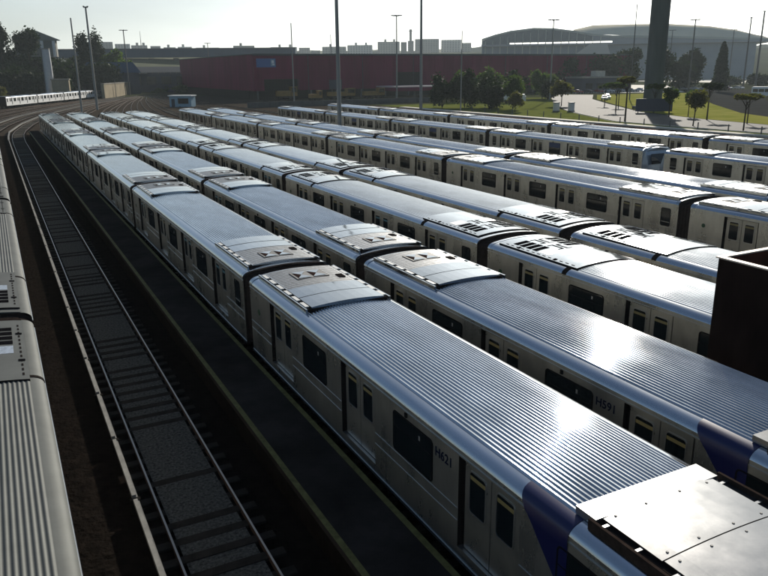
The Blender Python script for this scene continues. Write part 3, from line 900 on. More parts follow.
for i, (x, y, h, w_, l) in enumerate([(131, 198, 9.2, 8, 'round green tree behind the white truck'), (140, 197, 9.6, 8.5, 'round green tree just right of the white truck'),
        (152, 200, 9.2, 8.5, 'dark tree between the truck and the flat-headed mast'), (163, 200, 10.5, 8.5, 'tallest tree beside the flat-headed mast before the depot'),
        (158, 190, 6.2, 6.5, 'low dark tree at the foot of the flat-headed mast')]):
    tree(None, l, x, y, h, w_, 'round', 'leaf_mid' if i in (0, 1, 3) else 'leaf_dark', 1600, crown_from=.04, leaf=.36)
for x, y, h, w_, l in [(208, 262, 12, 13, 'dark tree over the depot right end, leftmost behind the pillar'), (222, 256, 14, 14, 'dark tree left behind the dark pillar'),
        (237, 252, 15, 15, 'tall dark tree directly behind the dark pillar'), (257, 258, 19, 16, 'big dark tree right of the pillar'),
        (268, 250, 20.5, 16, 'largest dark tree between pillar and conifer'), (278, 240, 17, 13, 'dark tree next to the dark conifer'), (262, 232, 12, 12, 'lower dark tree in front of the big ones right of the pillar')]:
    tree(None, l, x, y, h, w_, 'round', 'leaf_dark', 2200, crown_from=.1, leaf=.6)
tree('conifer', 'tall dark cone shaped conifer right of the pillar', 256.3, 206.4, 18.8, 7.4, 'cone', 'leaf_conifer', 3000, crown_from=.04, leaf=.42)
# more greenery at the right
for x, y, h, w_, l in [(330, 262, 6, 12, 'low dark shrub mass beyond the road, left one'), (345, 255, 6, 12, 'low dark shrub mass beyond the road, middle one'), (362, 250, 6, 12, 'low dark shrub mass beyond the road, right one')]:
    tree('shrub', l, x, y, h, w_, 'round', 'leaf_dark', 900, crown_from=0.0, leaf=.6)
# hill on the left
hill_lab = ['at the foot of the hill', 'halfway up the hill', 'high on the hill']
spots = []
k = 0
rr_ = random.Random(3)
for row, (d, z0, hh) in enumerate([(330, 0, 11), (352, 2.0, 12), (376, 6, 12), (402, 11, 11)]):
    for ti, az in enumerate([x * .9 + rr_.uniform(-.15, .15) - (row % 2) * .4 for x in range(0, 9 if row < 2 else 8)]):
        a = R(az + .6)
        x, y = d * sin(a), d * cos(a)
        if row == 0 and x > 26: continue
        tree(None, f'{["first", "second", "third", "fourth", "fifth", "sixth", "seventh", "eighth", "ninth"][ti]} dark tree from the left {["at the foot of the wooded hill", "low on the wooded hillside", "halfway up the wooded hill", "high on the wooded hilltop"][row]}', x, y, hh * rr_.uniform(.85, 1.2), rr_.uniform(9, 13), 'round',
             'leaf_dark', 1300, z=gz(x, y) - .4, crown_from=.08, leaf=.6, group='trees on the wooded hill')
tree(None, 'tall tree cut by the left frame edge on the hilltop', 7.5, 380, 19, 7.0, 'round', 'leaf_dark', 1500, z=14, crown_from=.2, leaf=.5)
tree(None, 'bushy tree crown in front of the hilltop house', 18, 372, 16, 11, 'round', 'leaf_dark', 2200, z=13, crown_from=.1, leaf=.5)
tree(None, 'round treetop just right of the thin mast on the hill', 41.5, 377, 21, 8, 'round', 'leaf_dark', 1800, z=7, crown_from=.15, leaf=.45)
tree(None, 'lacy tall treetop on the hill behind the second mast', 46, 377, 23, 8.5, 'round', 'leaf_dark', 1400, z=6, crown_from=.15, leaf=.45)
tree(None, 'wide low tree on the slope right of the masts', 54, 374, 15, 14, 'round', 'leaf_mid', 1800, z=5, crown_from=.1, leaf=.55)
tree(None, 'dark tree on the slope below the second mast', 46, 350, 14, 12, 'round', 'leaf_dark', 1600, z=1, crown_from=.1, leaf=.55)
tree(None, 'yellow green shrub at the left edge above the distant train', 1.5, 300, 7, 9, 'round', 'leaf_brown', 900, z=0, crown_from=.0, leaf=.4)

# ------------------------------------------------------------------ masts and poles
def mast(label, x, y, h, r=.16, head=None, m_='pole_metal', z=0, name=None):
    t = empty('light_mast' if head else 'mast', (x, y, z), label=label, cat='light mast' if head else 'mast')
    m = MB(); m.cyl((0, 0, 0), (0, 0, h), r, r * .62, m_, 14); m.build('pole', t)
    if head == 'flat':
        m = MB(); m.cyl((0, 0, h), (0, 0, h + .35), .35, .35, 'lamp_head', 12)
        for i in range(8):
            a = i * pi / 4; m.cyl((0, 0, h + .1), (1.7 * cos(a), 1.7 * sin(a), h + .25), .06, .06, 'lamp_head', 5)
            m.obox((1.45 * cos(a) - .3, 1.45 * sin(a) - .3, h + .12), (.6, 0, 0), (0, .6, 0), (0, 0, .22), 'lamp_head')
        m.build('lamp_ring', t)
    if head == 'small':
        m = MB(); m.box(-.6, .6, -.15, .15, h, h + .3, 'lamp_head'); m.box(-.7, -.3, -.25, .25, h + .3, h + .45, 'lamp_head'); m.box(.3, .7, -.25, .25, h + .3, h + .45, 'lamp_head'); m.build('lamp_ring', t)
    return t
mast('thin plain mast in front of the wooded hill, left of the lamp-topped one', 20.7, 208.8, 22.8, .26)
mast('mast with a lamp head in front of the wooded hill', 25.5, 217.3, 25.9, .34, 'small')
mast('mast with a mushroom shaped lamp ring right of the wooded hill', 54, 342, 26.5, .30, 'flat', 'pole_dark')
mast('small distant lamp mast above the left end of the red depot', 115, 440, 25, .30, 'flat', 'pole_dark')
mast('thin pale mast before the blue sign side of the depot', 80.8, 214, 23.0, .22)
mast('very thin mast just left of the thick central pole', 112, 257, 22.0, .20)
mast('thick tall pole rising between the trains, cut by the top of the frame', 40.0, 89.7, 24, .30, None)
mast('lamp mast with a flat ring head in front of the red canopy', 118.9, 219.9, 26.0, .28, 'flat')
mast('tall thick pole at the grove, cut by the top of the frame', 90.3, 155.1, 30, .38)
mast('slender mast in front of the dark grove', 97.5, 149, 18.0, .16)
mast('lamp mast with a ring head among the trees before the stadium', 156.7, 188.6, 23.6, .26, 'flat')
mast('thin plain mast right behind the dark pillar', 178, 176, 28.0, .20, None, 'pole_dark')
mast('lamp mast with ring head left of the dark conifer', 227, 196, 25.5, .32, 'flat', 'pole_dark')
mast('small far lamp mast between pillar and ring head mast', 333, 302, 28.5, .30, 'flat', 'pole_dark')
mast('far lamp mast rising above the conifer', 392, 310, 30, .34, 'flat', 'pole_dark')
mast('lamp mast with a narrow head right of the conifer', 318, 243, 31, .42, 'small', 'pole_dark')
mast('rightmost mast at the frame edge', 314, 233.6, 33, .50, 'small', 'pole_dark')
# lamp-post crossbars near shed
mast('short post by the concrete wall', 45.5, 322, 6.8, .14, None, 'pole_dark')
mast('second short post by the concrete wall', 52, 340, 6.8, .14, None, 'pole_dark')

# big pillar
t = empty('pillar', (141.5, 132.5, 0), label='massive dark concrete pillar behind the blue board, cut by the top of the frame', cat='pillar')
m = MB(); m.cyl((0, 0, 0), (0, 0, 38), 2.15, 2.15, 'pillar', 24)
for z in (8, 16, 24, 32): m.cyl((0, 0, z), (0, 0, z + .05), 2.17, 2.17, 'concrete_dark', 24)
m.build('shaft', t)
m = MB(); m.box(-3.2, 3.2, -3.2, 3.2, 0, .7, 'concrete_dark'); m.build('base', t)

# dark blue board on posts in front of pillar
t = empty('board', (126, 122.6, 0), label='dark blue hoarding on posts in front of the massive pillar', cat='hoarding')
d = Vector((131.5 - 126, 118.4 - 122.6, 0)); dn = d.normalized(); L = d.length + .8
m = MB(); m.obox((0, 0, .35), dn * L, Vector((-dn.y, dn.x, 0)) * -.12, (0, 0, 2.7), 'board_blue')
m.build('panel', t)
m = MB(); m.obox(Vector((0, 0, .6)) + dn * (L * .70) - Vector((-dn.y, dn.x, 0)) * -.0, dn * .9, Vector((-dn.y, dn.x, 0)) * .02, (0, 0, 2.2), 'board_blue')
for q in (.08, .5, .92):
    m2 = MB(); p = dn * (L * q) + Vector((-dn.y, dn.x, 0)) * .1
    m2.cyl((p.x, p.y, 0), (p.x, p.y, 3.1), .09, .09, 'pole_dark', 8); m2.build('post', t)
# two grey cabinets by the road
for x, y, l in ((115.5, 136.5, 'left of two grey roadside cabinets near the verge'), (118.0, 134.3, 'right of two grey roadside cabinets near the verge')):
    t = empty('cabinet', (x, y, 0.03), label=l, cat='cabinet', group='roadside cabinets')
    m = MB(); m.box(-.7, .7, -.5, .5, 0, .25, 'concrete_dark'); m.box(-.6, .6, -.42, .42, .25, 2.0, 'vent_white'); m.build('housing', t)
    m = MB(); m.box(-.68, .68, -.5, .5, 2.0, 2.12, 'lamp_head'); m.build('lid', t)

# ------------------------------------------------------------------ vehicles
def car_meshes(paint):
    b = MB(); hw = .85
    prof = [(-2.1, .35), (-2.15, .75), (-2.0, .92), (-1.1, 1.0), (-.55, 1.42), (.9, 1.45), (1.5, 1.02), (2.1, .92), (2.15, .5), (2.1, .35)]
    def nw(z): return hw if z < 1.1 else hw - .18
    Lf = [(x, -nw(z), z) for x, z in prof]; Rt = [(x, nw(z), z) for x, z in prof]
    b.grid([Lf, Rt], paint, False, closed=True); b.face(Lf[::-1], paint); b.face(Rt, paint)
    g_ = MB()
    for sg in (-1, 1):
        g_.face([(-1.0, sg * (hw - .0), 1.03), (1.35, sg * (hw - .0), 1.03), (.85, sg * (hw - .165), 1.40), (-.55, sg * (hw - .165), 1.38)], 'glass')
    g_.face([(-1.12, -.7, 1.03), (-1.12, .7, 1.03), (-.60, .6, 1.41), (-.60, -.6, 1.41)], 'glass')
    g_.face([(1.53, -.7, 1.05), (1.53, .7, 1.05), (.97, .6, 1.43), (.97, -.6, 1.43)], 'glass')
    w_ = MB(); w_.cyl((0, -.1, 0), (0, .1, 0), .32, .32, 'tyre', 14); w_.cyl((0, -.11, 0), (0, .11, 0), .16, .16, 'rim', 10)
    return b, g_, w_
CARP = {}
def car(label, x, y, rot, paint, z=.05, group='distant parked cars'):
    if paint not in CARP:
        b, g_, w_ = car_meshes(paint)
        CARP[paint] = [b.build('body'), g_.build('window'), w_.build('wheel')]
    B, G_, W_ = CARP[paint]
    t = empty('parked_car', (x, y, z), rot, label=label, cat='car', group=group)
    place(B, 'body', t); place(G_, 'window', t)
    for wx in (-1.35, 1.35):
        for wy in (-.78, .78): place(W_, 'wheel', t, (wx, wy, .32))
rc = random.Random(5)
cols = ['car_white', 'car_silver', 'car_dark', 'car_white', 'car_red']
cn = {'car_white': 'white', 'car_silver': 'silver', 'car_dark': 'dark', 'car_red': 'red'}
base = Vector((203, 222)); dirv = Vector((300 - 203, 246 - 222 + 30))
for i in range(16):
    c_ = cols[rc.randrange(5)]
    px_, py_ = 206 + i * 5.6, 231 + i * .4 - i * i * .06
    car(f'{cn[c_]} parked car, {ORD[i]} from the left in the row below the big dark trees', px_, py_, R(95 + rc.uniform(-8, 8)), c_)
for i in range(12):
    c_ = cols[rc.randrange(5)]
    car(f'{cn[c_]} car, {ORD[i]} from the left in the far car park right of the conifer', 440 + i * 7.5, 338 - i * 1.6 + (i % 2) * 14, R(60 + rc.uniform(-8, 8)), c_, group='cars in the far car park')
sheet('car_park', [(400, 290), (560, 300), (620, 440), (420, 420)], 'kerb', .02)
for i, (x, y) in enumerate(((160.5, 183), (166, 187.5), (171, 193))):
    car(f'{["white", "white", "silver"][i]} car on the road bend before the depot, {["left", "middle", "right"][i]} of three', x + 8, y - 6, R(50), ['car_white', 'car_white', 'car_silver'][i], group='cars on the road bend')
for p in CARP.values():
    for q in p: bpy.data.objects.remove(q)
# white box truck
t = empty('truck', (134.5, 178.5, .05), R(-30), label='white box truck behind the grove left of the road', cat='truck')
m = MB(); m.box(-2.6, 2.2, -1.1, 1.1, .9, 3.1, 'white_paint'); m.build('cargo_box', t)
m = MB(); m.box(2.3, 3.8, -1.0, 1.0, .6, 2.0, 'white_paint'); m.box(2.3, 3.5, -.95, .95, 2.0, 2.5, 'white_paint'); m.box(-2.6, 2.3, -.9, .9, .55, .9, 'underframe'); m.build('cab', t)
m = MB(); m.box(3.5, 3.56, -.9, .9, 1.6, 2.3, 'glass'); m.build('windscreen', t)
for x in (-1.7, 2.9):
    for y in (-.95, .95):
        m = MB(); m.cyl((x, y - .12, .45), (x, y + .12, .45), .45, .45, 'tyre', 14); m.build('wheel', t)
# bus at the right edge
t = empty('bus', (223, 160, .05), R(-62), label='white bus on the ring road at the right frame edge', cat='bus')
m = MB(); m.box(-5.5, 5.5, -1.25, 1.25, .45, 3.1, 'white_paint'); m.box(-5.3, 5.3, -1.1, 1.1, 3.1, 3.25, 'white_paint'); m.build('body', t)
for sg in (-1, 1):
    for i in range(6):
        m = MB(); m.box(-5.1 + i * 1.75, -3.6 + i * 1.75, sg * 1.26 - .01, sg * 1.26 + .01, 1.6, 2.6, 'glass'); m.build('window', t)
for x in (-3.6, 3.4):
    for y in (-1.15, 1.15):
        m = MB(); m.cyl((x, y - .15, .5), (x, y + .15, .5), .5, .5, 'tyre', 14); m.build('wheel', t)

# ------------------------------------------------------------------ red depot
t = empty('depot_building', (82, 255, 0), label='long dark red flat-roofed depot hall behind the trains', cat='depot hall')
DX = 176; DY = 112; DZ = 15.1
opens = [(3.5, 16.5, 0, 6.9), (56, 67, 3.4, 8.8)]
def wall_open(m, L, z0, z1, ops, mt):
    xs_ = sorted(set([0, L] + [o[0] for o in ops] + [o[1] for o in ops]))
    for a, b in zip(xs_, xs_[1:]):
        op = [o for o in ops if o[0] <= a and o[1] >= b]
        if not op: m.face([(a, 0, z0), (b, 0, z0), (b, 0, z1), (a, 0, z1)], mt)
        else:
            o = op[0]
            if o[2] > z0: m.face([(a, 0, z0), (b, 0, z0), (b, 0, o[2]), (a, 0, o[2])], mt)
            m.face([(a, 0, o[3]), (b, 0, o[3]), (b, 0, z1), (a, 0, z1)], mt)
m = MB()
wall_open(m, DX, 3.0, DZ, [(3.5, 16.5, 3.0, 6.9), (56, 67, 3.6, 8.8)], 'depot_red')
m.face([(0, 0, 3), (0, DY, 3), (0, DY, DZ), (0, 0, DZ)], 'depot_red')
m.face([(DX, 0, 0), (DX, DY, 0), (DX, DY, DZ), (DX, 0, DZ)], 'depot_red')
m.face([(0, DY, 0), (DX, DY, 0), (DX, DY, DZ), (0, DY, DZ)], 'depot_red')
i_ = 0
x = 2.0
while x < DX:      # standing seams of the sheet cladding
    if not (3 < x < 17 or 55.5 < x < 67.5): m.box(x, x + .10, -.06, 0, 3.0, DZ, 'depot_red')
    x += 4.4
m.build('wall', t)
m = MB(); m.box(-.3, DX + .3, -.3, DY + .3, DZ, DZ + .3, 'depot_roof'); m.build('roof', t)
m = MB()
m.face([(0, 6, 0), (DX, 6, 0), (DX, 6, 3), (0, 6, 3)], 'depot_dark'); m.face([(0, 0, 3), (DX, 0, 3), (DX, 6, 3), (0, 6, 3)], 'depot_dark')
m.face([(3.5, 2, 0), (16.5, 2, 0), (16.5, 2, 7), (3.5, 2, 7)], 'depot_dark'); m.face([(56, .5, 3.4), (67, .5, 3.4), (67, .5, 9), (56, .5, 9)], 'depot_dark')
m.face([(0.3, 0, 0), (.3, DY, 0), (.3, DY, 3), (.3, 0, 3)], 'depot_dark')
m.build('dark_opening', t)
for i in range(18):
    m = MB(); x = 1 + i * 10; m.box(x - .3, x + .3, 0.1, .7, 0, 3.0, 'concrete_dark'); m.build('column', t)
for i in range(8):
    m = MB(); x = 20 + i * 21.5; m.cyl((x, -.16, .2), (x, -.16, DZ - .3), .12, .12, 'slate_wall', 8); m.build('downpipe', t)
m = MB(); m.box(-.2, DX + .2, -.22, -.07, DZ - .35, DZ - .02, 'slate_wall'); m.build('gutter', t)
for i in range(5):
    m = MB(); x = 28 + i * 31.0
    if abs(x - 61) < 9: continue
    m.box(x, x + 5, -.10, -.065, 3.05, 6.4, 'slate_wall'); m.build('roller_door', t)
m = MB(); m.box(1.0, 8.0, -.16, -.07, 10.9, 13.8, 'sign_blue')
for i in range(6): m.box(1.0 + i * 1.1, 1.06 + i * 1.1, -.18, -.16, 10.9, 13.8, 'sign_blue')
m.box(6.1, 7.7, -.19, -.165, 11.3, 13.5, 'shed_blue'); m.box(6.5, 7.3, -.20, -.19, 12.2, 13.2, 'white_paint'); m.box(6.7, 7.5, -.21, -.20, 11.6, 12.0, 'white_paint')
s_ = m.build('sign', t); s_['label'] = 'blue sign with a small white emblem at its right end'
# canopy
t = empty('canopy', (128, 232, 0), label='low red canopy with a pale edge in front of the depot', cat='canopy')
m = MB(); m.box(-3, 28, 0, 15, 3.7, 4.1, 'awning_edge'); m.build('roof', t)
m = MB(); m.box(-2.9, 27.9, -.05, .1, 2.5, 3.7, 'depot_red'); m.box(-2.9, -2.7, 0, 15, 2.5, 3.7, 'depot_red'); m.build('fascia', t)
for x in (-2.5, 5, 12.5, 20, 27.4):
    for y in (1, 14): m = MB(); m.box(x - .15, x + .15, y - .15, y + .15, 0, 3.7, 'pole_dark'); m.build('post', t)
# small annex at the right end
t = empty('annex_building', (214, 238, 0), label='low grey annex with a light parapet at the right end of the depot', cat='building')
m = MB(); m.box(0, 26, 0, 10, 0, 5.6, 'slate_wall'); m.build('wall', t)
m = MB(); m.box(-.3, 26.3, -.3, 10.3, 5.6, 6.2, 'concrete'); m.build('roof', t)
for i in range(4): m = MB(); m.box(2 + i * 6, 5.5 + i * 6, -.06, -.01, .2, 3.6, 'glass'); m.build('window', t)
m = MB(); m.box(8, 13, 1, 4, 6.2, 8.4, 'kerb'); m.build('roof_unit', t)
# low ground-level sheds, walls in front of the depot
m = MB(); m.box(0, 60, 0, .3, 0, 1.5, 'concrete_dark')
for i in range(20): m.box(i * 3.1, i * 3.1 + .2, -.1, 0, 0, 1.6, 'concrete_dark')
tag(m.build('low_wall', None, (62, 200, 0)), 'low dark wall running in front of the depot yard', 'wall')

# yellow maintenance vehicles
def rail_machine(label, x, y, L, h, crane=False, rot=0.0):
    t = empty('maintenance_vehicle', (x, y, 0), rot, label=label, cat='maintenance vehicle', group='yellow maintenance vehicles by the depot')
    m = MB(); m.box(-L / 2, L / 2, -1.2, 1.2, .8, 1.2, 'underframe'); m.box(-L / 2, L * .15, -1.1, 1.1, 1.2, h * .72, 'machine_yellow'); m.build('body', t)
    m = MB(); m.box(L * .17, L / 2 - .2, -1.1, 1.1, 1.2, h, 'machine_yellow'); m.box(L * .17 - .1, L / 2 - .1, -1.2, 1.2, h, h + .12, 'machine_yellow'); c = m.build('cab', t)
    m = MB(); m.box(L * .2, L / 2 - .5, -1.12, -1.10, h * .6, h - .2, 'glass'); m.build('window', c)
    for i in range(4):
        m = MB(); xx = -L / 2 + L * (i + .5) / 4; m.cyl((xx, -.9, .45), (xx, .9, .45), .42, .42, 'tyre', 12); m.build('wheel', t)
rail_machine('yellow maintenance vehicle in the dark depot doorway below the blue sign', 92.5, 252, 7.5, 4.2)
rail_machine('small yellow maintenance vehicle standing alone before the depot', 93.5, 228, 4.2, 3.4)
rail_machine('long yellow maintenance vehicle left of the thick central pole', 108, 240, 10, 3.6)
rail_machine('orange yellow maintenance vehicle right of the thick central pole', 119.5, 238, 8, 3.6)

# ------------------------------------------------------------------ left background structures
# concrete wall
d = Vector((55.9 - 37.9, 353.5 - 308.4, 0)); L = d.length; a = atan2(d.x, d.y)
t = empty('concrete_wall', (38.6, 309, 0), -a, label='tan concrete retaining wall right of the distant white train', cat='wall')
m = MB(); m.box(0, 1, 0, L, 0, 5.4, 'tan_wall'); m.build('panel', t)
m = MB(); m.box(-.15, 1.15, -.1, L + .1, 5.4, 5.7, 'concrete'); m.build('coping', t)
for i in range(7): m = MB(); m.box(-.25, 0, i * L / 6.2, i * L / 6.2 + .6, 0, 5.4, 'concrete_dark'); m.build('pilaster', t)
# tunnel portal
t = empty('tunnel_portal', (33.0, 315.5, 0), -FLA, label='black tunnel mouth swallowing the end of the distant white train', cat='tunnel')
m = MB(); m.box(-.2, .6, 0, 4, 0, 5.6, 'depot_dark'); m.box(7.6, 8.2, 0, 4, 0, 5.6, 'depot_dark'); m.box(-.2, 8.2, 0, 4, 4.9, 5.6, 'depot_dark'); m.face([(0, 3.9, 0), (8, 3.9, 0), (8, 3.9, 5), (0, 3.9, 5)], 'depot_dark'); m.build('frame', t)
# canopy line / station roof behind the train
t = empty('station_building', (16, 366, 0), R(-6), label='long low station building with a thin pale roof slab below the hill', cat='station')
m = MB(); m.box(0, 70, 6, 14, 0, 8.9, 'slate_wall'); m.build('wall', t)
m = MB(); m.box(2, 50, 2, 16, 9.0, 9.5, 'concrete'); m.build('roof', t)
for i in range(10):
    m = MB(); m.box(2 + i * 6.8, 6.4 + i * 6.8, 5.93, 5.99, 4.2, 7.6, 'glass'); m.build('window', t)
# small tan house
t = empty('small_house', (21.5, 312, 0), R(-10), label='small tan flat-roofed house behind the distant train beside the white tank', cat='house')
m = MB(); m.box(0, 6, 0, 5, 0, 7.2, 'tan_wall'); m.build('wall', t)
m = MB(); m.box(-.3, 6.3, -.3, 5.3, 7.2, 7.6, 'concrete'); m.build('roof', t)
# tank column
t = empty('water_tank', (21.6, 322, 0), label='tall white cylindrical water tank in front of the wooded hill', cat='water tank')
m = MB(); m.cyl((0, 0, 0), (0, 0, 18.4), 1.7, 1.4, 'tank_white', 24); m.build('cylinder', t)
m = MB(); m.cyl((0, 0, 18.4), (0, 0, 18.8), 1.5, 1.4, 'concrete', 24); m.build('lid', t)
m = MB(); m.cyl((-1.8, -.6, 0), (-1.5, -.6, 18.4), .08, .08, 'pole_dark', 6); m.cyl((-1.9, .1, 0), (-1.6, .1, 18.4), .08, .08, 'pole_dark', 6); m.build('ladder', t)
# blue hip roof hall with white parapet
t = empty('blue_roof_hall', (36, 352, 0), R(-8), label='dark blue roofed hall on the slope below the masts', cat='hall')
m = MB(); m.box(0, 24, 0, 12, 0, 9.5, 'slate_wall'); m.build('wall', t)
m = MB(); m.face([(-1, -1, 9.5), (25, -1, 9.5), (22, 6, 14), (3, 6, 14)], 'viaduct_blue'); m.face([(-1, 13, 9.5), (25, 13, 9.5), (22, 6, 14), (3, 6, 14)], 'viaduct_blue')
m.face([(-1, -1, 9.5), (-1, 13, 9.5), (3, 6, 14)], 'viaduct_blue'); m.face([(25, -1, 9.5), (25, 13, 9.5), (22, 6, 14)], 'viaduct_blue'); m.build('roof', t)
# hilltop house with pale columns
t = empty('hilltop_house', (14, 392, 17), R(-8), label='hilltop house with pale columns and a sloping roof on the wooded hill', cat='house')
m = MB(); m.box(0, 17, 0, 10, 0, 7.6, 'house_wall'); m.build('wall', t)
m = MB(); m.face([(-1, -1, 8.6), (8, -1, 12), (8, 11, 12), (-1, 11, 8.6)], 'roof_tile'); m.face([(8, -1, 12), (19, -1, 7.4), (19, 11, 7.4), (8, 11, 12)], 'roof_tile')
m.face([(-1, -1, 8.6), (8, -1, 12), (19, -1, 7.4), (19, -1, 7.0), (-1, -1, 7.0)], 'house_wall'); m.build('roof', t)
for x in (10.5, 15.5): m = MB(); m.box(x, x + 1.2, -1.0, -.1, 0, 7, 'white_paint'); m.build('column', t)
# blue long viaduct far behind
t = empty('viaduct', (75, 560, 0), R(-22), label='long dark blue viaduct deck in front of the distant city blocks', cat='viaduct')
m = MB(); m.box(-40, 130, 0, 12, 19.5, 24.6, 'viaduct_blue'); m.box(-40, 130, -.3, 0, 24.6, 25.4, 'slate_wall'); m.build('deck', t)
for i in range(8): m = MB(); m.box(-6 + i * 17, -3 + i * 17, 3, 9, 0, 19, 'concrete_dark'); m.build('pier', t)
# grey industrial roofs beyond
t = empty('warehouse', (64, 425, 0), R(-10), label='long grey-blue warehouse between the blue roofed hall and the depot', cat='warehouse')
m = MB(); m.box(0, 56, 0, 20, 0, 9.5, 'slate_wall')
for i in range(18): m.box(i * 3.1, i * 3.1 + .4, -.2, 0, 0, 9.5, 'concrete_dark')
m.build('wall', t)
m = MB(); m.face([(-1, -1, 9.5), (57, -1, 9.5), (57, 10, 12.5), (-1, 10, 12.5)], 'depot_roof'); m.face([(-1, 21, 9.5), (57, 21, 9.5), (57, 10, 12.5), (-1, 10, 12.5)], 'depot_roof'); m.build('roof', t)
m = MB()
m.grid([[(30, 450, 2), (90, 450, 2), (200, 420, 2)], [(40, 500, 12), (110, 500, 12), (220, 470, 11)], [(60, 590, 21), (140, 575, 21), (260, 530, 19)], [(60, 700, 21), (140, 700, 21), (300, 650, 19)]], 'hill_green', True)
tag(m.build('hillside'), kind='structure')
# shed by the tracks
t = empty('trackside_cabin', (45.8, 222, 0), R(-38), label='pale blue trackside cabin with a dark window beside the yard throat', cat='cabin')
m = MB(); m.box(0, 6.6, 0, 3, 0, 3.0, 'shed_blue'); m.build('wall', t)
m = MB(); m.box(-.3, 6.9, -.3, 3.3, 3.0, 3.25, 'white_paint'); m.build('roof', t)
m = MB(); m.box(2.6, 5.8, -.05, -.01, .9, 2.4, 'glass'); m.build('window', t)
m = MB(); m.box(.6, 1.6, -.05, -.01, .05, 2.2, 'slate_wall'); m.build('door', t)
# white slanted beam
t = empty('slanted_barrier', (68.5, 372, 0), R(-12), label='white slanting beam on an upright post beyond the yard throat', cat='barrier')
m = MB(); m.cyl((0, 0, 5.4), (4.2, 0, 0.2), .28, .28, 'white_paint', 8); m.build('beam', t)
m = MB(); m.cyl((.1, 0, 0), (.1, 0, 5.4), .14, .14, 'white_paint', 8); m.build('post', t)
for i, (x, y, h, w_, l) in enumerate([(62, 372, 3.2, 7, 'green shrub left of the slanted white beam'), (76, 368, 3.4, 8, 'green shrub right of the slanted white beam'), (79, 352, 4.2, 8, 'green shrub at the left end of the depot'), (70, 360, 2.4, 6, 'low shrub below the slanted white beam')]):
    tree('shrub', l, x, y, h, w_, 'round', 'leaf_mid', 700, crown_from=0, leaf=.35)

# ------------------------------------------------------------------ stadium
P1 = Vector((398, 576, 0)); P2 = Vector((561, 418, 0)); du = (P2 - P1); SL = du.length; du.normalize()
t = empty('stadium', tuple(P1), atan2(du.y, du.x), label='huge pale roofed stadium on the horizon behind the depot', cat='stadium')
prof = [(0, 35.3), (12, 38.8), (25, 41.6), (45, 43.6), (62, 43.0), (80, 40.5), (95, 37.6), (112, 36.0), (160, 34.5), (205, 32.5), (236, 31.0)]
bot = 30.2
m = MB()
F = [(u, 0, z) for u, z in prof]; B = [(u, 130, z) for u, z in prof]
m.grid([F, B], 'stadium_roof', True)
for (a, za), (b, zb) in zip(prof, prof[1:]):
    m.face([(a, -.5, za - 1.6), (b, -.5, zb - 1.6), (b, -.5, zb), (a, -.5, za)], 'stadium_edge')
    m.face([(a, -.5, za), (b, -.5, zb), (b, 0, zb), (a, 0, za)], 'stadium_edge')
m.build('roof_edge', t)
m = MB()   # raised tan dome behind
def pz(u):
    for (a, za), (b, zb) in zip(prof, prof[1:]):
        if a <= u <= b: return za + (zb - za) * (u - a) / (b - a)
    return prof[-1][1]
rows = [[(u, .3, min(z, pz(u)) - .2) for u, z in [(78, 43), (95, 46.5), (125, 46.5), (157, 46), (190, 43.3), (212, 39.5), (230, 34.5), (240, 29)]]]
for v in range(7):
    yy_ = 6 + v * 20; k = sin(min(1, (v + 1.5) / 3) * pi / 2)
    rows.append([(u, yy_, z * k + 30 * (1 - k)) for u, z in [(78, 43), (95, 46.5), (125, 46.5), (157, 46), (190, 43.3), (212, 39.5), (230, 34.5), (240, 29)]])
m.grid(rows, 'stadium_roof', True); m.build('roof', t)
m = MB()
for (a, za), (b, zb) in zip(prof, prof[1:]):
    b0_ = bot + (1.25 if 20 < a < 100 else 0)
    m.face([(a, 0, b0_), (b, 0, b0_ if 20 < a < 100 else min(bot, zb)), (b, 0, zb - 1.6), (a, 0, za - 1.6)], 'stadium_band' if a > 90 else 'stadium_glass')
m.build('glazed_band', t)
m = MB(); m.box(0, 225, 2, 120, 0, bot - 1.8, 'stadium_wall'); m.box(0, 236, -2, 130, bot - 1.6, bot, 'stadium_band'); m.build('wall', t)
for i in range(16):
    u = 3 + i * 6.6
    zt = [z for (uu, z) in prof if uu <= u][-1] - 2
    m = MB(); m.box(u, u + .7, -.8, -.1, 0, zt, 'stadium_edge'); m.build('column', t)
m = MB(); m.face([(78, -3, 18), (112, -3, 18), (108, -3, 29.5), (94, -3, 29.5)], 'city_wall_white'); m.build('sloping_panel', t)
m = MB(); m.box(228, 330, 40, 60, 8, 16, 'white_paint'); tag(m.build('white_roofed_hall', None, tuple(P1 + Vector((0, -60, 0))), atan2(du.y, du.x)), 'low white roofed hall right of the stadium', 'hall')

# ------------------------------------------------------------------ skyline
def az_xy(px, D):
    # bearing measured along the horizon
    a = yaw + math.atan((px - 384) / 736.8 / (cos(pitch) + .295 * sin(pitch)))
    return D * sin(a), D * cos(a), a
sk = [(95, 118, 46, 'city_wall', None), (120, 135, 47.5, 'city_wall_white', None), (136, 152, 48.5, 'city_wall', 2), (155, 165, 49, 'city_dark', None), (168, 180, 50, 'city_wall', 1),
      (182, 196, 49.5, 'city_wall_white', 1), (200, 223, 50, 'city_wall', 1), (237, 258, 48, 'city_dark', 1), (274, 300, 49, 'city_wall', 2), (302, 313, 49.5, 'city_wall', None),
      (325, 349, 48.5, 'city_wall', 1), (350, 375, 47, 'city_wall_white', 2), (380, 402, 43.8, 'city_wall', 2), (403, 409, 44.2, 'city_dark', None), (410, 416, 43, 'city_wall', 1),
      (417, 441, 41.4, 'city_wall', None), (443, 463, 42.2, 'city_wall_white', None), (464, 473, 45, 'city_wall', None), (225, 235, 52.5, 'city_wall', None), (260, 272, 52, 'city_wall_white', None), (314, 323, 52, 'city_dark', None)]
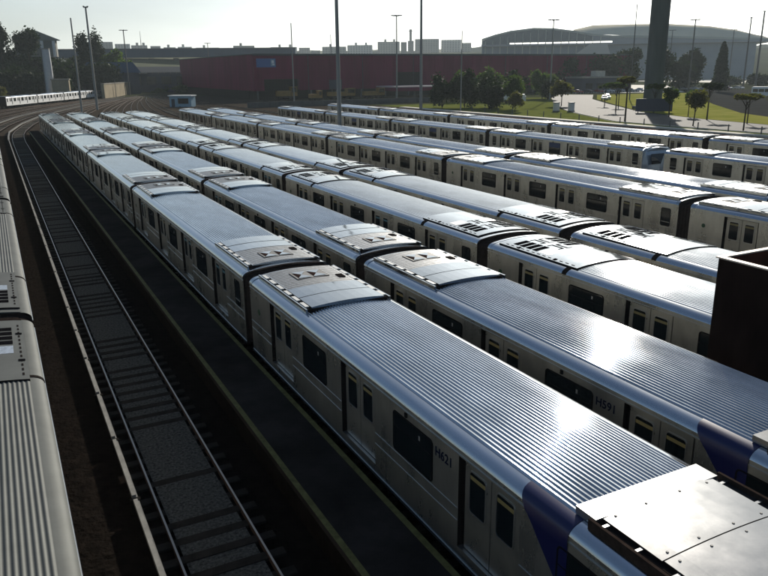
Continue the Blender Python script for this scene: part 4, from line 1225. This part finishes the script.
for i, (a, b, ty, mt, nt_) in enumerate(sk):
    D = 1400 + (i * 37) % 120
    xa, ya, aa = az_xy(a, D); xb, yb, ab = az_xy(b, D)
    hz = 73.7 - (73.7 - 66) * (a + b) / 2 / 768
    zt = CAM_H + (hz - ty) * D / 745
    dd = Vector((xb - xa, yb - ya, 0)); L = dd.length
    names = 'left' if b < 200 else 'centre-left' if b < 330 else 'centre'
    t = empty('apartment_block', (xa, ya, 0), atan2(dd.y, dd.x), label=f'hazy distant apartment block on the skyline, number {i+1}', cat='apartment block', group='apartment blocks on the skyline')
    t['px'] = a
    m = MB(); m.box(0, L, 0, 16, 20, zt, mt); m.build('wall', t)
    m = MB()
    nfl = max(2, int((zt - 36) / 3.2)); ncol = max(3, int(L / 5))
    for r_ in range(nfl):
        for c_ in range(ncol):
            x0 = 1 + c_ * (L - 2) / ncol
            m.box(x0, x0 + (L - 2) / ncol * .5, -.1, -.02, zt - 2.6 - r_ * 3.2, zt - 1.2 - r_ * 3.2, 'city_dark')
    wo_ = m.build('windows', t); wo_['kind'] = 'stuff'
    for k in range(nt_ or 0):
        m = MB(); x0 = L * (.3 + .4 * k); m.box(x0, x0 + 4.2, 4, 9, zt, zt + 4.6, mt); m.build('roof_tank', t)
SKN = ['leftmost broad block behind the two hill masts', 'pale block left of the spire', 'block with two roof tanks beside the thin spire', 'small dark block right of the spire',
 'block above the depot left corner', 'pale block by the small distant lamp mast', 'wide low block above the left end of the depot', 'dark block above the blue depot sign',
 'wide block with two roof tanks left of the thin pale mast line', 'low block under the arch-like rooftop', 'block just left of the thick central pole', 'pale block just right of the thick central pole',
 'block with two roof tanks behind the canopy lamp mast', 'narrow dark block left of the slim tower', 'block carrying the base of the slim tower', 'widest tall block left of the tall grove pole', 'pale wide block right of the tall grove pole',
 'last low block beside the stadium', 'tiny low block left of the dark block above the sign', 'tiny pale block right of the dark block above the sign', 'tiny dark block between arch and central pole']
for t, l in zip([o for o in col.objects if o.name.startswith('apartment_block')], SKN):
    t['label'] = 'hazy distant apartment ' + l
    if 'px' in t: del t['px']
x_, y_, _ = az_xy(412.8, 1380)
m = MB(); m.box(-1.6, 1.6, -1.6, 1.6, 30, 78, 'city_dark'); m.box(-2.2, 2.2, -2.2, 2.2, 74, 76, 'city_dark'); tag(m.build('tower', None, (x_, y_, 0)), 'slim tall tower standing up from the skyline', 'tower')
x_, y_, _ = az_xy(146, 1390)
m = MB(); m.cyl((0, 0, 40), (0, 0, 77), .8, .25, 'city_dark', 6); tag(m.build('antenna', None, (x_, y_, 0)), 'thin antenna spire on the left skyline', 'antenna')
# far wooded ridge
m = MB(); rows = []
for v in range(4):
    row = []
    for i in range(150):
        px_ = 60 + i * 5; D = 1560 + v * 60
        a = yaw + math.atan((px_ - 384) / 736.8 / cos(pitch)); 
        zz = (20, 46 + 2.5 * sin(i * .9) + 1.6 * sin(i * 2.3) + (9 if 80 < i < 96 else 0), 50 + 2 * sin(i * .5 + 1), 20)[v]
        row.append((D * sin(a), D * cos(a), zz))
    rows.append(row)
m.grid(rows, 'hill_green', False); tag(m.build('hills'), kind='structure')

# ------------------------------------------------------------------ haze
HAZE = 0.00011
if HAZE:
    m = MB(); m.box(-1500, 3500, -300, 4000, -2, 90, 'white_paint')
    hz_ = m.build('haze'); hz_['kind'] = 'stuff'
    mm = bpy.data.materials.new('haze'); mm.use_nodes = True
    for n in list(mm.node_tree.nodes):
        if n.type == 'BSDF_PRINCIPLED': mm.node_tree.nodes.remove(n)
    pv = mm.node_tree.nodes.new('ShaderNodeVolumePrincipled')
    pv.inputs['Color'].default_value = (.78, .90, .96, 1)
    pv.inputs['Density'].default_value = HAZE
    pv.inputs['Anisotropy'].default_value = 0.3
    out = [n for n in mm.node_tree.nodes if n.type == 'OUTPUT_MATERIAL'][0]
    mm.node_tree.links.new(pv.outputs[0], out.inputs['Volume'])
    hz_.data.materials.clear(); hz_.data.materials.append(mm)
